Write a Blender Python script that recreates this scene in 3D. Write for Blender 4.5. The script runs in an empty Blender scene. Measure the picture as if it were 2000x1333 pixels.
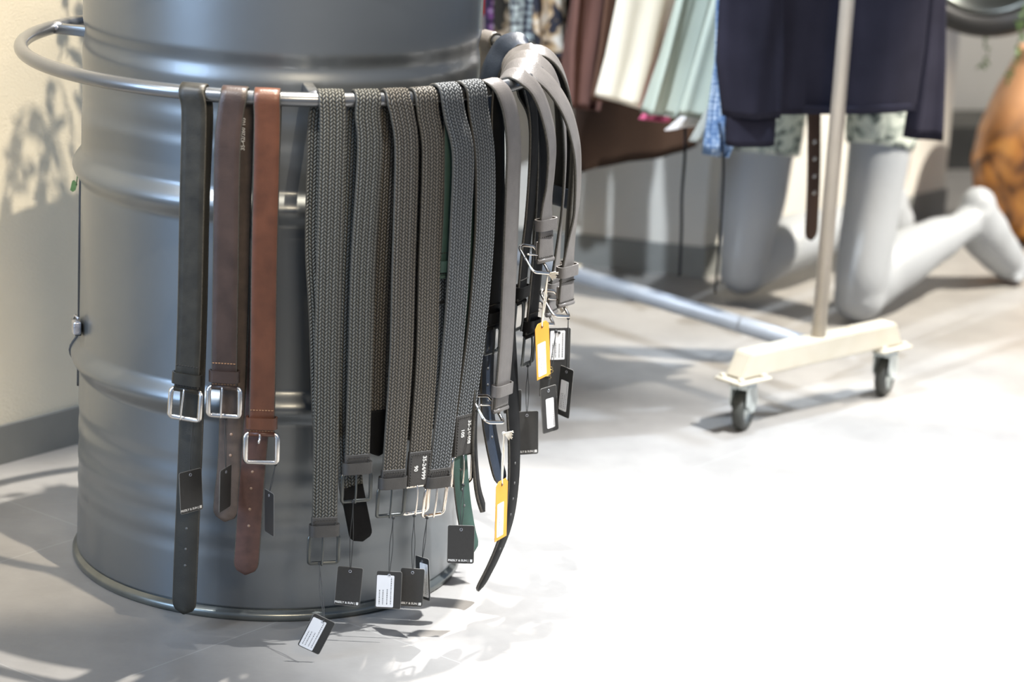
import bpy, bmesh, math, random
from mathutils import Vector, Matrix
random.seed(7)
PI = math.pi
C = bpy.context.scene.collection
scn = bpy.context.scene

# ------------------------------------------------------------------ camera
CAM_D, CAM_H, YAW, PITCH, ROLL, FPX = 3.8347, 1.395, 0.0926, 0.2662, 0.0552, 5191.1
cpos = Vector((0, -CAM_D, CAM_H))
fwd = Vector((math.sin(YAW)*math.cos(PITCH), math.cos(YAW)*math.cos(PITCH), -math.sin(PITCH)))
r0 = Vector((math.cos(YAW), -math.sin(YAW), 0)); u0 = r0.cross(fwd)
rgt = math.cos(ROLL)*r0 + math.sin(ROLL)*u0
upv = -math.sin(ROLL)*r0 + math.cos(ROLL)*u0
cd = bpy.data.cameras.new('camera'); cam = bpy.data.objects.new('camera', cd); C.objects.link(cam)
m3 = Matrix((rgt, upv, -fwd)).transposed()
cam.matrix_world = Matrix.Translation(cpos) @ m3.to_4x4()
cd.sensor_width = 36; cd.lens = FPX/2000*36; cd.clip_start = 0.05; cd.clip_end = 60
cd.dof.use_dof = True; cd.dof.focus_distance = 3.72; cd.dof.aperture_fstop = 3.4
scn.camera = cam

# ------------------------------------------------------------------ world, lights, exposure
w = bpy.data.worlds.new('world'); scn.world = w; w.use_nodes = True
w.node_tree.nodes['Background'].inputs[0].default_value = (0.50, 0.68, 1.0, 1)
w.node_tree.nodes['Background'].inputs[1].default_value = 0.27
scn.view_settings.view_transform = 'Standard'; scn.view_settings.look = 'None'
scn.view_settings.gamma = 1; scn.view_settings.exposure = 0.62
def aim(o, tgt): o.rotation_euler = (Vector(tgt)-o.location).to_track_quat('-Z', 'Y').to_euler()
def spot(name, loc, tgt, power, col, size, blend=0.3, rad=0.03):
    l = bpy.data.lights.new(name, 'SPOT'); l.energy = power; l.color = col
    l.spot_size = math.radians(size); l.spot_blend = blend; l.shadow_soft_size = rad
    o = bpy.data.objects.new(name, l); C.objects.link(o); o.location = loc; aim(o, tgt)
def area(name, loc, tgt, power, col, sx, sy):
    l = bpy.data.lights.new(name, 'AREA'); l.energy = power; l.color = col
    l.shape = 'RECTANGLE'; l.size = sx; l.size_y = sy
    o = bpy.data.objects.new(name, l); C.objects.link(o); o.location = loc; aim(o, tgt)
spot('ceiling_spot_rack', (1.40, 0.85, 3.1), (1.12, 0.45, 0), 260, (0.70, 0.83, 1.0), 36, 0.35)
spot('ceiling_spot_clothes', (-0.55, -0.75, 3.0), (0.72, 1.12, 0.82), 450, (0.80, 0.89, 1.0), 25, 0.4)
spot('ceiling_spot_floor', (1.75, -0.45, 3.1), (1.25, -0.25, 0), 1080, (0.95, 0.97, 1.0), 46, 0.55)
spot('ceiling_spot_belts', (0.28, 0.20, 3.1), (0.05, -0.42, 0), 470, (1.0, 0.95, 0.88), 38, 0.35, 0.02)
spot('ceiling_spot_rim', (0.80, 1.72, 2.7), (0.33, -0.08, 0.78), 520, (1.0, 0.97, 0.95), 13, 0.5, 0.04)
spot('ceiling_spot_wall', (0.42, -1.10, 3.1), (-0.40, 0.25, 0.60), 330, (1.0, 0.88, 0.70), 30, 0.35, 0.02)
spot('ceiling_spot_drum', (-1.3, -1.5, 2.7), (-0.15, -0.1, 0.72), 190, (0.93, 0.96, 1.0), 24, 0.7, 0.07)
spot('ceiling_spot_mannequin', (3.1, 1.0, 3.1), (1.50, 1.68, 0.1), 1000, (1.0, 0.93, 0.82), 33, 0.5)
spot('back_wall_fill', (2.3, 1.9, 3.1), (2.35, 3.2, 0.35), 240, (1.0, 0.92, 0.80), 40, 0.6)  # added fill light that lifts the back right wall, no known fixture
area('shop_window_left', (-3.0, -2.4, 1.7), (0, 0, 0.5), 80, (0.50, 0.70, 1.0), 1.4, 2.2)
area('warm_fill_front', (0.9, -4.4, 2.8), (0.15, 0, 0.5), 58, (1.0, 0.82, 0.58), 1.0, 1.0)  # added warm fill from behind the camera for drum and belts, no known fixture

# ------------------------------------------------------------------ pixel rays (frame 2000x1333)
def ray(x, y): return (fwd + (x-1000)/FPX*rgt - (y-666.5)/FPX*upv)
def at(x, y, Y):
    d = ray(x, y); return cpos + d*((Y+CAM_D)/d.y)
def ground(x, y, z=0):
    d = ray(x, y); return cpos + d*((z-CAM_H)/d.z)
def onplane(x, y, P, n):
    d = ray(x, y); return cpos + d*((P-cpos).dot(n)/d.dot(n))
def px(P):
    d = P-cpos; k = d.dot(fwd); return (1000+FPX*d.dot(rgt)/k, 666.5-FPX*d.dot(upv)/k)

# ------------------------------------------------------------------ object helpers
def link(name, me, parent=None, mats=(), smooth=True):
    o = bpy.data.objects.new(name, me); C.objects.link(o)
    for m in (mats if isinstance(mats, (list, tuple)) else [mats]): me.materials.append(m)
    if smooth:
        for p in me.polygons: p.use_smooth = True
    if parent is not None:
        o.parent = parent
        o.matrix_parent_inverse = Matrix.Translation(parent.location).inverted()
    return o
def thing(name, label, cat, loc=(0, 0, 0), group=None):
    o = bpy.data.objects.new(name, None); C.objects.link(o); o.location = loc
    o.empty_display_size = 0.05
    tag(o, label, cat, group); return o
def tag(o, label, cat, group=None):
    o['label'] = label; o['category'] = cat
    if group: o['group'] = group
def obj(name, bm, mats, parent=None, smooth=True, auto=None):
    me = bpy.data.meshes.new(name); bmesh.ops.recalc_face_normals(bm, faces=bm.faces[:]) if auto is None else None
    bm.to_mesh(me); bm.free()
    return link(name, me, parent, mats, smooth)
def edge_split(o, deg=35):
    m = o.modifiers.new('es', 'EDGE_SPLIT'); m.split_angle = math.radians(deg)
def add_box(bm, c, s, rot=None, bev=0.0):
    r = bmesh.ops.create_cube(bm, size=1)
    M = Matrix.Translation(Vector(c)) @ (rot.to_4x4() if rot else Matrix.Identity(4)) @ Matrix.Diagonal((s[0], s[1], s[2], 1))
    bmesh.ops.transform(bm, matrix=M, verts=r['verts'])
    if bev:
        es = list({e for v in r['verts'] for e in v.link_edges})
        bmesh.ops.bevel(bm, geom=es, offset=bev, segments=3, affect='EDGES', profile=0.5)
def basis(X, Y, Z): return Matrix((X, Y, Z)).transposed()
def catmull(P, n=8, closed=False):
    out = []
    N = len(P); rng = range(N if closed else N-1)
    for i in rng:
        p1, p2 = P[i], P[(i+1) % N]
        p0 = P[(i-1) % N] if (closed or i > 0) else p1*2-p2
        p3 = P[(i+2) % N] if (closed or i+2 < N) else p2*2-p1
        for k in range(n):
            t = k/n
            out.append(0.5*((2*p1)+(p2-p0)*t+(2*p0-5*p1+4*p2-p3)*t*t+(3*p1-p0-3*p2+p3)*t*t*t))
    if not closed: out.append(P[-1].copy())
    return out
def resample(P, step):
    L = [0]
    for a, b in zip(P, P[1:]): L.append(L[-1]+(b-a).length)
    n = max(2, int(L[-1]/step)); out = []; j = 0
    for i in range(n+1):
        s = L[-1]*i/n
        while j < len(P)-2 and L[j+1] < s: j += 1
        t = (s-L[j])/max(1e-9, L[j+1]-L[j]); out.append(P[j].lerp(P[j+1], t))
    return out, L[-1]
def add_tube(bm, P, r, seg=10, closed=False, caps=True, flat=None):
    """tube along a polyline; r number or list"""
    n = len(P); rings = []
    ref = Vector((0, 0, 1))
    for i in range(n):
        T = (P[(i+1) % n]-P[i-1]) if (closed or 0 < i < n-1) else (P[1]-P[0] if i == 0 else P[-1]-P[-2])
        T.normalize()
        if i == 0:
            ref = Vector((0, 0, 1)) if abs(T.z) < 0.9 else Vector((1, 0, 0))
            if flat is not None: ref = flat
        A = T.cross(ref).normalized(); B = A.cross(T).normalized(); 
        if flat is None: ref = B
        rr = r[i] if isinstance(r, list) else r
        ra, rb = rr if isinstance(rr, (list, tuple)) else (rr, rr)
        rings.append([bm.verts.new(P[i]+A*math.cos(2*PI*k/seg)*ra+B*math.sin(2*PI*k/seg)*rb) for k in range(seg)])
    m = n if closed else n-1
    for i in range(m):
        a, b = rings[i], rings[(i+1) % n]
        for k in range(seg): bm.faces.new((a[k], a[(k+1) % seg], b[(k+1) % seg], b[k]))
    if caps and not closed:
        bm.faces.new(rings[0][::-1]); bm.faces.new(rings[-1])
def add_lathe(bm, prof, seg=96, c=(0, 0, 0), capb=False, capt=False):
    rings = [[bm.verts.new((c[0]+r*math.cos(2*PI*k/seg), c[1]+r*math.sin(2*PI*k/seg), c[2]+z)) for k in range(seg)] for r, z in prof]
    for a, b in zip(rings, rings[1:]):
        for k in range(seg): bm.faces.new((a[k], a[(k+1) % seg], b[(k+1) % seg], b[k]))
    if capb: bm.faces.new(rings[0][::-1])
    if capt: bm.faces.new(rings[-1])
def add_plate(bm, outline, O, X, Y, N, th, bev=0.0):
    """extruded 2D outline; O origin, X,Y in plane axes"""
    n = len(outline)
    f = [bm.verts.new(O+X*a+Y*b+N*(th/2)) for a, b in outline]
    k = [bm.verts.new(O+X*a+Y*b-N*(th/2)) for a, b in outline]
    bm.faces.new(f); bm.faces.new(k[::-1])
    for i in range(n): bm.faces.new((f[i], k[i], k[(i+1) % n], f[(i+1) % n]))
def rrect(w_, h_, r, seg=4):
    out = []
    for cx, cy, a0 in ((w_/2-r, h_/2-r, 0), (-w_/2+r, h_/2-r, 90), (-w_/2+r, -h_/2+r, 180), (w_/2-r, -h_/2+r, 270)):
        for k in range(seg+1):
            a = math.radians(a0+90*k/seg); out.append((cx+r*math.cos(a), cy+r*math.sin(a)))
    return out
def text_mesh(s, size, bold=0.0, align='CENTER'):
    cu = bpy.data.curves.new('t', 'FONT'); cu.body = s; cu.size = size; cu.offset = bold; cu.extrude = 0.00008
    cu.align_x = align; cu.align_y = 'CENTER'; cu.resolution_u = 3
    o = bpy.data.objects.new('t', cu); C.objects.link(o)
    bpy.context.view_layer.update()
    me = bpy.data.meshes.new_from_object(o.evaluated_get(bpy.context.evaluated_depsgraph_get()))
    bpy.data.objects.remove(o); return me
def put_text(name, s, size, O, X, Y, mat, parent, bold=0.0, sx=1.0):
    me = text_mesh(s, size, bold); me.materials.clear()
    N = X.cross(Y).normalized()
    M = Matrix.Translation(O) @ basis(X*sx, Y, N).to_4x4()
    me.transform(M); return link(name, me, parent, mat, False)

# ------------------------------------------------------------------ materials
def nodes(name):
    m = bpy.data.materials.new(name); m.use_nodes = True
    nt = m.node_tree; b = nt.nodes['Principled BSDF']; return m, nt, b
def N_(nt, t, **k):
    n = nt.nodes.new(t)
    for a, v in k.items():
        if a in ('operation', 'blend_type', 'noise_dimensions', 'feature', 'wave_type', 'data_type', 'bands_direction', 'distance'): setattr(n, a, v)
        else: n.inputs[a].default_value = v
    return n
def ramp(nt, src, stops):
    r = nt.nodes.new('ShaderNodeValToRGB'); e = r.color_ramp.elements
    while len(e) > 1: e.remove(e[-1])
    e[0].position = stops[0][0]; e[0].color = (*stops[0][1], 1)
    for p, c in stops[1:]:
        x = e.new(p); x.color = (*c, 1)
    nt.links.new(src, r.inputs[0]); return r
def mat(name, col, rough=0.5, metal=0.0, var=0.12, scale=30.0, bump=0.0, bscale=200.0, spec=0.5, coat=0.0, sheen=0.0, bdist=0.001, trans=0.0):
    m, nt, b = nodes(name); L = nt.links
    tc = nt.nodes.new('ShaderNodeTexCoord')
    n = N_(nt, 'ShaderNodeTexNoise', Scale=scale, Detail=4.0); L.new(tc.outputs['Object'], n.inputs['Vector'])
    a = tuple(max(0, c*(1-var)) for c in col); c2 = tuple(min(1, c*(1+var)) for c in col)
    r = ramp(nt, n.outputs[0], [(0.3, a), (0.7, c2)]); L.new(r.outputs[0], b.inputs['Base Color'])
    b.inputs['Roughness'].default_value = rough; b.inputs['Metallic'].default_value = metal
    b.inputs['Specular IOR Level'].default_value = spec
    b.inputs['Coat Weight'].default_value = coat; b.inputs['Sheen Weight'].default_value = sheen
    if trans: b.inputs['Transmission Weight'].default_value = trans
    if bump:
        n2 = N_(nt, 'ShaderNodeTexNoise', Scale=bscale, Detail=3.0); L.new(tc.outputs['Object'], n2.inputs['Vector'])
        bp = N_(nt, 'ShaderNodeBump', Strength=bump, Distance=bdist); L.new(n2.outputs[0], bp.inputs['Height']); L.new(bp.outputs[0], b.inputs['Normal'])
    return m
def braid(name, c1, c2):
    m, nt, b = nodes(name); L = nt.links
    uv = nt.nodes.new('ShaderNodeUVMap'); sp = nt.nodes.new('ShaderNodeSeparateXYZ'); L.new(uv.outputs[0], sp.inputs[0])
    def M(op, a, bb=None, c=None):
        n = nt.nodes.new('ShaderNodeMath'); n.operation = op
        for i, v in enumerate((a, bb, c)):
            if v is None: continue
            if isinstance(v, (int, float)): n.inputs[i].default_value = v
            else: L.new(v, n.inputs[i])
        return n.outputs[0]
    u = M('MULTIPLY', sp.outputs[0], 8.0); fu = M('FRACT', u); iu = M('FLOOR', u)
    par = M('MODULO', iu, 2.0); sg = M('MULTIPLY_ADD', par, 2.0, -1.0)
    v = M('MULTIPLY', sp.outputs[1], 1/0.0050)
    vv = M('ADD', v, M('MULTIPLY', M('MULTIPLY', fu, sg), 0.62))
    hv = M('ABSOLUTE', M('SINE', M('MULTIPLY', vv, PI)))
    hu = M('POWER', M('SINE', M('MULTIPLY', fu, PI)), 0.55)
    h = M('MULTIPLY', M('POWER', hv, 0.7), hu)
    r = ramp(nt, h, [(0.15, c1), (0.75, c2)]); L.new(r.outputs[0], b.inputs['Base Color'])
    bp = N_(nt, 'ShaderNodeBump', Strength=1.0, Distance=0.0028); L.new(h, bp.inputs['Height']); L.new(bp.outputs[0], b.inputs['Normal'])
    b.inputs['Roughness'].default_value = 0.62; b.inputs['Specular IOR Level'].default_value = 0.35
    return m
M = {}
M['drum'] = mat('drum_paint', (0.165, 0.178, 0.185), 0.36, 0.75, 0.04, 6, 0.05, 60, 0.5, 0.15, bdist=0.002)
M['rail'] = mat('rail_paint', (0.20, 0.205, 0.21), 0.27, 0.8, 0.05, 20, 0.05, 300, 0.5, 0.2)
M['rim'] = mat('rim_paint', (0.16, 0.17, 0.16), 0.28, 0.75, 0.2, 14)
M['rubber'] = mat('black_rubber', (0.015, 0.015, 0.016), 0.55, 0, 0.2)
M['weld'] = mat('weld_metal', (0.45, 0.46, 0.5), 0.3, 0.9, 0.3, 80, 0.8, 300)
M['olive'] = mat('olive_black_leather', (0.022, 0.0205, 0.016), 0.42, 0, 0.35, 45, 0.2, 500, 0.35)
M['olive_in'] = mat('olive_inner_leather', (0.022, 0.021, 0.016), 0.6, 0, 0.2, 45, 0.3, 700)
M['brown'] = mat('dark_brown_leather', (0.040, 0.0245, 0.019), 0.40, 0, 0.25, 40, 0.25, 500)
M['brown_in'] = mat('brown_inner_leather', (0.075, 0.053, 0.040), 0.65, 0, 0.25, 60, 0.3, 700)
M['cognac'] = mat('cognac_leather', (0.092, 0.033, 0.016), 0.36, 0, 0.22, 40, 0.2, 500)
M['cognac_in'] = mat('cognac_inner_leather', (0.075, 0.036, 0.027), 0.7, 0, 0.25, 60, 0.35, 700)
M['greyl'] = mat('grey_leather', (0.135, 0.124, 0.114), 0.36, 0, 0.1, 60, 0.3, 520)
M['green'] = mat('green_leather', (0.03, 0.066, 0.052), 0.6, 0, 0.1, 60, 0.2, 600)
M['black'] = mat('black_leather', (0.006, 0.006, 0.006), 0.6, 0, 0.2, 60, 0.2, 500, 0.12)
M['navyl'] = mat('navy_leather', (0.022, 0.030, 0.045), 0.45, 0, 0.15, 60, 0.3, 500)
M['edge'] = mat('leather_edge', (0.05, 0.045, 0.035), 0.5, 0, 0.4, 400)
M['braid_green'] = braid('braid_olive', (0.008, 0.008, 0.007), (0.15, 0.144, 0.118))
M['braid_brown'] = braid('braid_brown', (0.009, 0.008, 0.006), (0.155, 0.136, 0.106))
M['braid_grey'] = braid('braid_grey', (0.007, 0.009, 0.011), (0.15, 0.158, 0.158))
M['patch'] = mat('patch_leather', (0.045, 0.042, 0.038), 0.5, 0, 0.15, 60, 0.4, 500)
M['stitch'] = mat('stitch_thread', (0.03, 0.028, 0.024), 0.8)
M['stitch_tan'] = mat('tan_thread', (0.33, 0.18, 0.09), 0.8)
M['silver'] = mat('brushed_silver', (0.72, 0.69, 0.65), 0.24, 1.0, 0.05, 60, 0.1, 300)
M['chrome'] = mat('warm_chrome', (0.86, 0.78, 0.68), 0.12, 1.0, 0.03)
M['gun'] = mat('gunmetal', (0.10, 0.105, 0.10), 0.32, 0.9, 0.08)
M['tagblack'] = mat('tag_card', (0.026, 0.025, 0.023), 0.5, 0, 0.08, 200)
M['tagedge'] = mat('tag_card_edge', (0.16, 0.155, 0.14), 0.6)
M['orange'] = mat('orange_card', (0.72, 0.31, 0.035), 0.6, 0, 0.06)
M['paper'] = mat('sticker_paper', (0.80, 0.80, 0.80), 0.5, 0, 0.02)
M['ink'] = mat('print_ink', (0.12, 0.12, 0.12), 0.7)
M['white'] = mat('white_print', (0.75, 0.74, 0.70), 0.6, 0, 0.02)
M['gold'] = mat('gold_foil', (0.65, 0.48, 0.18), 0.35, 0.6)
M['cord'] = mat('black_cord', (0.03, 0.031, 0.03), 0.7)
M['string'] = mat('cream_string', (0.75, 0.68, 0.56), 0.8)
M['hole'] = mat('punched_hole', (0.10, 0.10, 0.095), 0.6)
M['hole_tan'] = mat('punched_hole_tan', (0.30, 0.20, 0.14), 0.6)

def wall_mat(name, col, bump=0.9):
    return mat(name, col, 0.85, 0, 0.03, 8, bump, 420, 0.2, bdist=0.002)
M['wall'] = wall_mat('cream_stucco', (0.78, 0.72, 0.58))
M['wallw'] = wall_mat('white_plaster', (0.62, 0.595, 0.54), 0.35)
M['base'] = mat('grey_skirting', (0.19, 0.195, 0.185), 0.5, 0, 0.08, 12)
M['plinth'] = mat('dark_plinth', (0.07, 0.068, 0.06), 0.55, 0, 0.3, 6)
# floor: large grey vinyl tiles
m, nt, b = nodes('grey_floor_tiles'); L = nt.links; M['floor'] = m
tc = nt.nodes.new('ShaderNodeTexCoord'); mp = nt.nodes.new('ShaderNodeMapping'); L.new(tc.outputs['Object'], mp.inputs[0])
mp.inputs['Rotation'].default_value = (0, 0, math.radians(-47)); mp.inputs['Location'].default_value = (0.13, 0.21, 0)
br = N_(nt, 'ShaderNodeTexBrick', **{'Scale': 1.0, 'Mortar Size': 0.0012, 'Mortar Smooth': 0.2, 'Brick Width': 0.9, 'Row Height': 0.45})
br.inputs['Color1'].default_value = (0.275, 0.262, 0.245, 1); br.inputs['Color2'].default_value = (0.258, 0.248, 0.232, 1); br.inputs['Mortar'].default_value = (0.34, 0.33, 0.31, 1)
L.new(mp.outputs[0], br.inputs['Vector'])
nz = N_(nt, 'ShaderNodeTexNoise', Scale=5.0, Detail=9.0, Roughness=0.65); L.new(tc.outputs['Object'], nz.inputs['Vector'])
rp = ramp(nt, nz.outputs[0], [(0.3, (0.80, 0.80, 0.80)), (0.7, (1.12, 1.12, 1.12))])
mx = nt.nodes.new('ShaderNodeMixRGB'); mx.blend_type = 'MULTIPLY'; mx.inputs[0].default_value = 1.0
L.new(br.outputs[0], mx.inputs[1]); L.new(rp.outputs[0], mx.inputs[2]); L.new(mx.outputs[0], b.inputs['Base Color'])
b.inputs['Roughness'].default_value = 0.42; b.inputs['Specular IOR Level'].default_value = 0.4
n2 = N_(nt, 'ShaderNodeTexNoise', Scale=60.0, Detail=4.0); L.new(tc.outputs['Object'], n2.inputs['Vector'])
bp = N_(nt, 'ShaderNodeBump', Strength=0.15, Distance=0.002); L.new(n2.outputs[0], bp.inputs['Height']); L.new(bp.outputs[0], b.inputs['Normal'])

# ------------------------------------------------------------------ setting
def struct(name, bm, mats, smooth=False):
    o = obj(name, bm, mats, None, smooth); o['kind'] = 'structure'; return o
bm = bmesh.new(); add_box(bm, (0.8, 0, -0.025), (9, 9, 0.05)); struct('floor', bm, M['floor'])
def wallseg(name, A, B, z0, z1, th, side, m):
    """slab whose visible face runs A->B, body lies on 'side' of it"""
    A = Vector((A[0], A[1], 0)); B = Vector((B[0], B[1], 0)); d = (B-A).normalized(); n = Vector((-d.y, d.x, 0))*side
    bm = bmesh.new(); add_plate(bm, [(0, 0), ((B-A).length, 0), ((B-A).length, th), (0, th)], A+Vector((0, 0, (z0+z1)/2)), d, n, Vector((0, 0, 1)), z1-z0)
    return struct(name, bm, m)
dl = Vector((0.116, 0.122, 0)).normalized(); WL = Vector((-0.444, 0.397, 0))
a_, b_ = WL-dl*1.6, WL+dl*0.70
wallseg('wall_left', a_, b_, 0, 2.9, 0.1, 1, M['wall'])
nl = Vector((dl.y, -dl.x, 0)); wallseg('baseboard_left', a_+nl*0.008, b_+nl*0.008, 0, 0.066, 0.008, 1, M['base'])
# pier and walls at the back right
P0 = Vector((0.30, 2.058, 0)); PA = Vector((0.943, 1.849, 0)); PB = Vector((1.666, 2.598, 0))
dA = (PA-P0).normalized(); dB = (PB-PA).normalized()
bm = bmesh.new(); PC = PB+Vector((-0.75, 0.95, 0)); PD = P0+Vector((0.2, 1.6, 0))
pl = [(p.x, p.y) for p in (P0, PA, PB, PC, PD)]
add_plate(bm, pl, Vector((0, 0, 1.45)), Vector((1, 0, 0)), Vector((0, 1, 0)), Vector((0, 0, 1)), 2.9); struct('wall_pier', bm, M['wallw'])
bm = bmesh.new()
nA = Vector((dA.y, -dA.x, 0)); nB = Vector((dB.y, -dB.x, 0)); e = 0.009
q = [P0, PA, PB, PB+nB*e-dB*0, PA+(nA+nB)*e*0.9, P0+nA*e]
add_plate(bm, [(p.x, p.y) for p in q], Vector((0, 0, 0.034)), Vector((1, 0, 0)), Vector((0, 1, 0)), Vector((0, 0, 1)), 0.068); struct('baseboard_pier', bm, M['base'])
wallseg('wall_behind_drum', (b_.x, b_.y), (0.30, 2.058), 0, 2.9, 0.1, 1, M['wall'])
wallseg('wall_back', (1.0, 3.35), (4.2, 3.95), 0, 2.9, 0.1, 1, M['wallw'])
wallseg('baseboard_back', (1.2, 3.05), (4.0, 3.60), 0, 0.118, 0.25, 1, M['plinth'])

# ------------------------------------------------------------------ the oil drum
drum = thing('oil_drum', 'tall dark grey metal oil drum with ridged sides standing at the left', 'drum', (0, 0, 0))
RB = 0.2865; ZT = 0.915
def drum_r(z):
    r = RB
    for zc in (0.3158, 0.5986):
        t = abs(z-zc)/0.026
        if t < 1: r += 0.0125*(0.5+0.5*math.cos(PI*t))**0.8
    t = abs(z-0.792)/0.022
    if t < 1: r -= 0.0035*(0.5+0.5*math.cos(PI*t))
    for zc in (0.105, 0.143, 0.182, 0.222, 0.692, 0.732):
        t = abs(z-zc)/0.018
        if t < 1: r -= 0.0012*(0.5+0.5*math.cos(PI*t))
    return r
prof = [(0.2865, 0.000), (0.2912, 0.001), (0.2932, 0.0045), (0.2932, 0.009), (0.2915, 0.0125), (0.2880, 0.0140), (RB, 0.0165)]
rim = prof[:]
z = 0.02
body = [(RB, 0.0165)]
while z < ZT-0.02: body.append((drum_r(z), z)); z += 0.003
body.append((RB, ZT-0.0165))
bm = bmesh.new(); add_lathe(bm, [(0.0001, 0.018)]+[(RB-0.004, 0.018)]+body+[(RB-0.004, ZT-0.018), (0.0001, ZT-0.018)], 160)
obj('drum_body', bm, M['drum'], drum)
for nm, zz, sg in (('bottom_rim', 0, 1), ('top_rim', ZT, -1)):
    bm = bmesh.new(); add_lathe(bm, [(r, zz+sg*z) for r, z in rim]+[(RB-0.006, zz+sg*0.0165), (RB-0.006, zz), (RB, zz)], 160); obj(nm, bm, M['rim'], drum)
# door seam on the left flank with its latch
seam_a = math.radians(183.5)
bm = bmesh.new(); pts = []
z = 0.262
while z < 0.575: 
    aa = seam_a+math.radians(0.8)*math.sin(z*30); pts.append(Vector((math.cos(aa), math.sin(aa), 0))*(drum_r(z)+0.0005)+Vector((0, 0, z))); z += 0.006
add_tube(bm, pts, (0.0025), 6); obj('door_seam', bm, M['rubber'], drum)
la = math.radians(193); lp = at(155, 634, -0.045)
lt = bmesh.new()
rr_ = Vector((math.cos(la), math.sin(la), 0)); tt_ = Vector((-math.sin(la), math.cos(la), 0)); zz_ = Vector((0, 0, 1))
lc = rr_*(RB+0.006)+Vector((0, 0, lp.z))
R_ = basis(tt_, rr_, zz_)
add_box(lt, lc+tt_*-0.008, (0.034, 0.010, 0.020), R_, 0.002)
latch = obj('door_latch', lt, M['gun'], drum)
b2 = bmesh.new(); add_box(b2, lc+tt_*0.016+rr_*0.004+zz_*0.006, (0.020, 0.012, 0.020), R_, 0.003)
add_tube(b2, [lc+tt_*0.02+zz_*0.02+rr_*0.002, lc+tt_*0.002+zz_*0.02+rr_*0.004, lc+tt_*-0.012+zz_*0.008+rr_*0.006], 0.0018, 8)
obj('latch_hook', b2, M['weld'], latch)

# ------------------------------------------------------------------ the ring rail
RR, RZ, RT = 0.3731, 0.7671, 0.0100
rail = thing('hanging_rail', 'grey steel tube ring running round the dark drum, belts hung on it', 'rail', (0, 0, RZ))
bm = bmesh.new(); add_tube(bm, [Vector((RR*math.cos(2*PI*k/160), RR*math.sin(2*PI*k/160), RZ)) for k in range(160)], RT, 16, True, False, flat=Vector((0, 0, 1)))
obj('ring', bm, M['rail'], rail)
for a in (157, 277, 37):
    a = math.radians(a); r = Vector((math.cos(a), math.sin(a), 0)); t = Vector((-math.sin(a), math.cos(a), 0))
    bm = bmesh.new(); c = r*((RR+RB)/2)+Vector((0, 0, RZ)); add_box(bm, c-r*0.003, (RR-RB-0.002, 0.015, 0.015), basis(r, t, Vector((0, 0, 1))), 0.0015)
    s = obj('strut', bm, M['rail'], rail)
    bm = bmesh.new(); bmesh.ops.create_icosphere(bm, subdivisions=2, radius=0.009)
    for v in bm.verts: v.co *= 1+0.25*random.random(); v.co.z *= 0.8
    bmesh.ops.transform(bm, matrix=Matrix.Translation(r*(RR-0.010)+Vector((0, 0, RZ+0.003))), verts=bm.verts); obj('weld_bead', bm, M['weld'], s)
def rail_at(x, back=False):
    best = None
    for k in range(-1800, 1801):
        a = k*PI/1800
        if (math.sin(a) > 0) != back: continue
        P = Vector((RR*math.cos(a), RR*math.sin(a), RZ)); d = abs(px(P)[0]-x)
        if best is None or d < best[0]: best = (d, a)
    return best[1]

# ------------------------------------------------------------------ belts
def ribbon(path, W, width, th, step=0.006, tip=0.0, tip2=0.0, outward=None):
    """returns bmesh of a strap; slots 0 outer, 1 inner, 2 edge. W = width dir (vector or function of 0..1)"""
    P, Ltot = resample(catmull(path, 10), step); n = len(P)
    bm = bmesh.new(); uvl = bm.loops.layers.uv.new('UVMap'); rings = []; info = []
    frames = []
    for i in range(n):
        T = (P[min(i+1, n-1)]-P[max(i-1, 0)]).normalized()
        w0 = W(i/(n-1)) if callable(W) else W
        w_ = (w0-T*w0.dot(T)).normalized(); frames.append((T, w_))
    sgn = 1
    if outward is not None:
        T, w_ = frames[-1]; sgn = 1 if T.cross(w_).dot(outward) > 0 else -1
    for i in range(n):
        T, w_ = frames[i]; Nn = T.cross(w_)*sgn; s = Ltot*i/(n-1); hw = width/2
        if tip and s < tip: hw *= max(0.12, math.sqrt(max(0, 1-((tip-s)/tip)**2.2)))
        if tip2 and Ltot-s < tip2: hw *= max(0.12, math.sqrt(max(0, 1-((tip2-(Ltot-s))/tip2)**2.2)))
        h = th/2; c = min(0.0012, h*0.8)
        sec = [(-hw, -h+c), (-hw, h-c), (-hw+c, h), (-hw*.5, h*1.08), (0, h*1.12), (hw*.5, h*1.08), (hw-c, h), (hw, h-c), (hw, -h+c), (hw-c, -h), (0, -h), (-hw+c, -h)]
        rings.append([bm.verts.new(P[i]+w_*a+Nn*b) for a, b in sec]); info.append((s, [a/width+0.5 for a, b in sec]))
    m = len(rings[0])
    for i in range(n-1):
        for k in range(m):
            k2 = (k+1) % m
            f = bm.faces.new((rings[i][k], rings[i][k2], rings[i+1][k2], rings[i+1][k]))
            f.material_index = 0 if k in (2, 3, 4, 5) else (1 if k in (9, 10) else 2)
            for lp_, (ii, kk) in zip(f.loops, ((i, k), (i, k2), (i+1, k2), (i+1, k))): lp_[uvl].uv = (info[ii][1][kk], info[ii][0])
    for ring in (rings[0], rings[-1]):
        f = bm.faces.new(ring); f.material_index = 2
    return bm, P, frames, sgn
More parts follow.
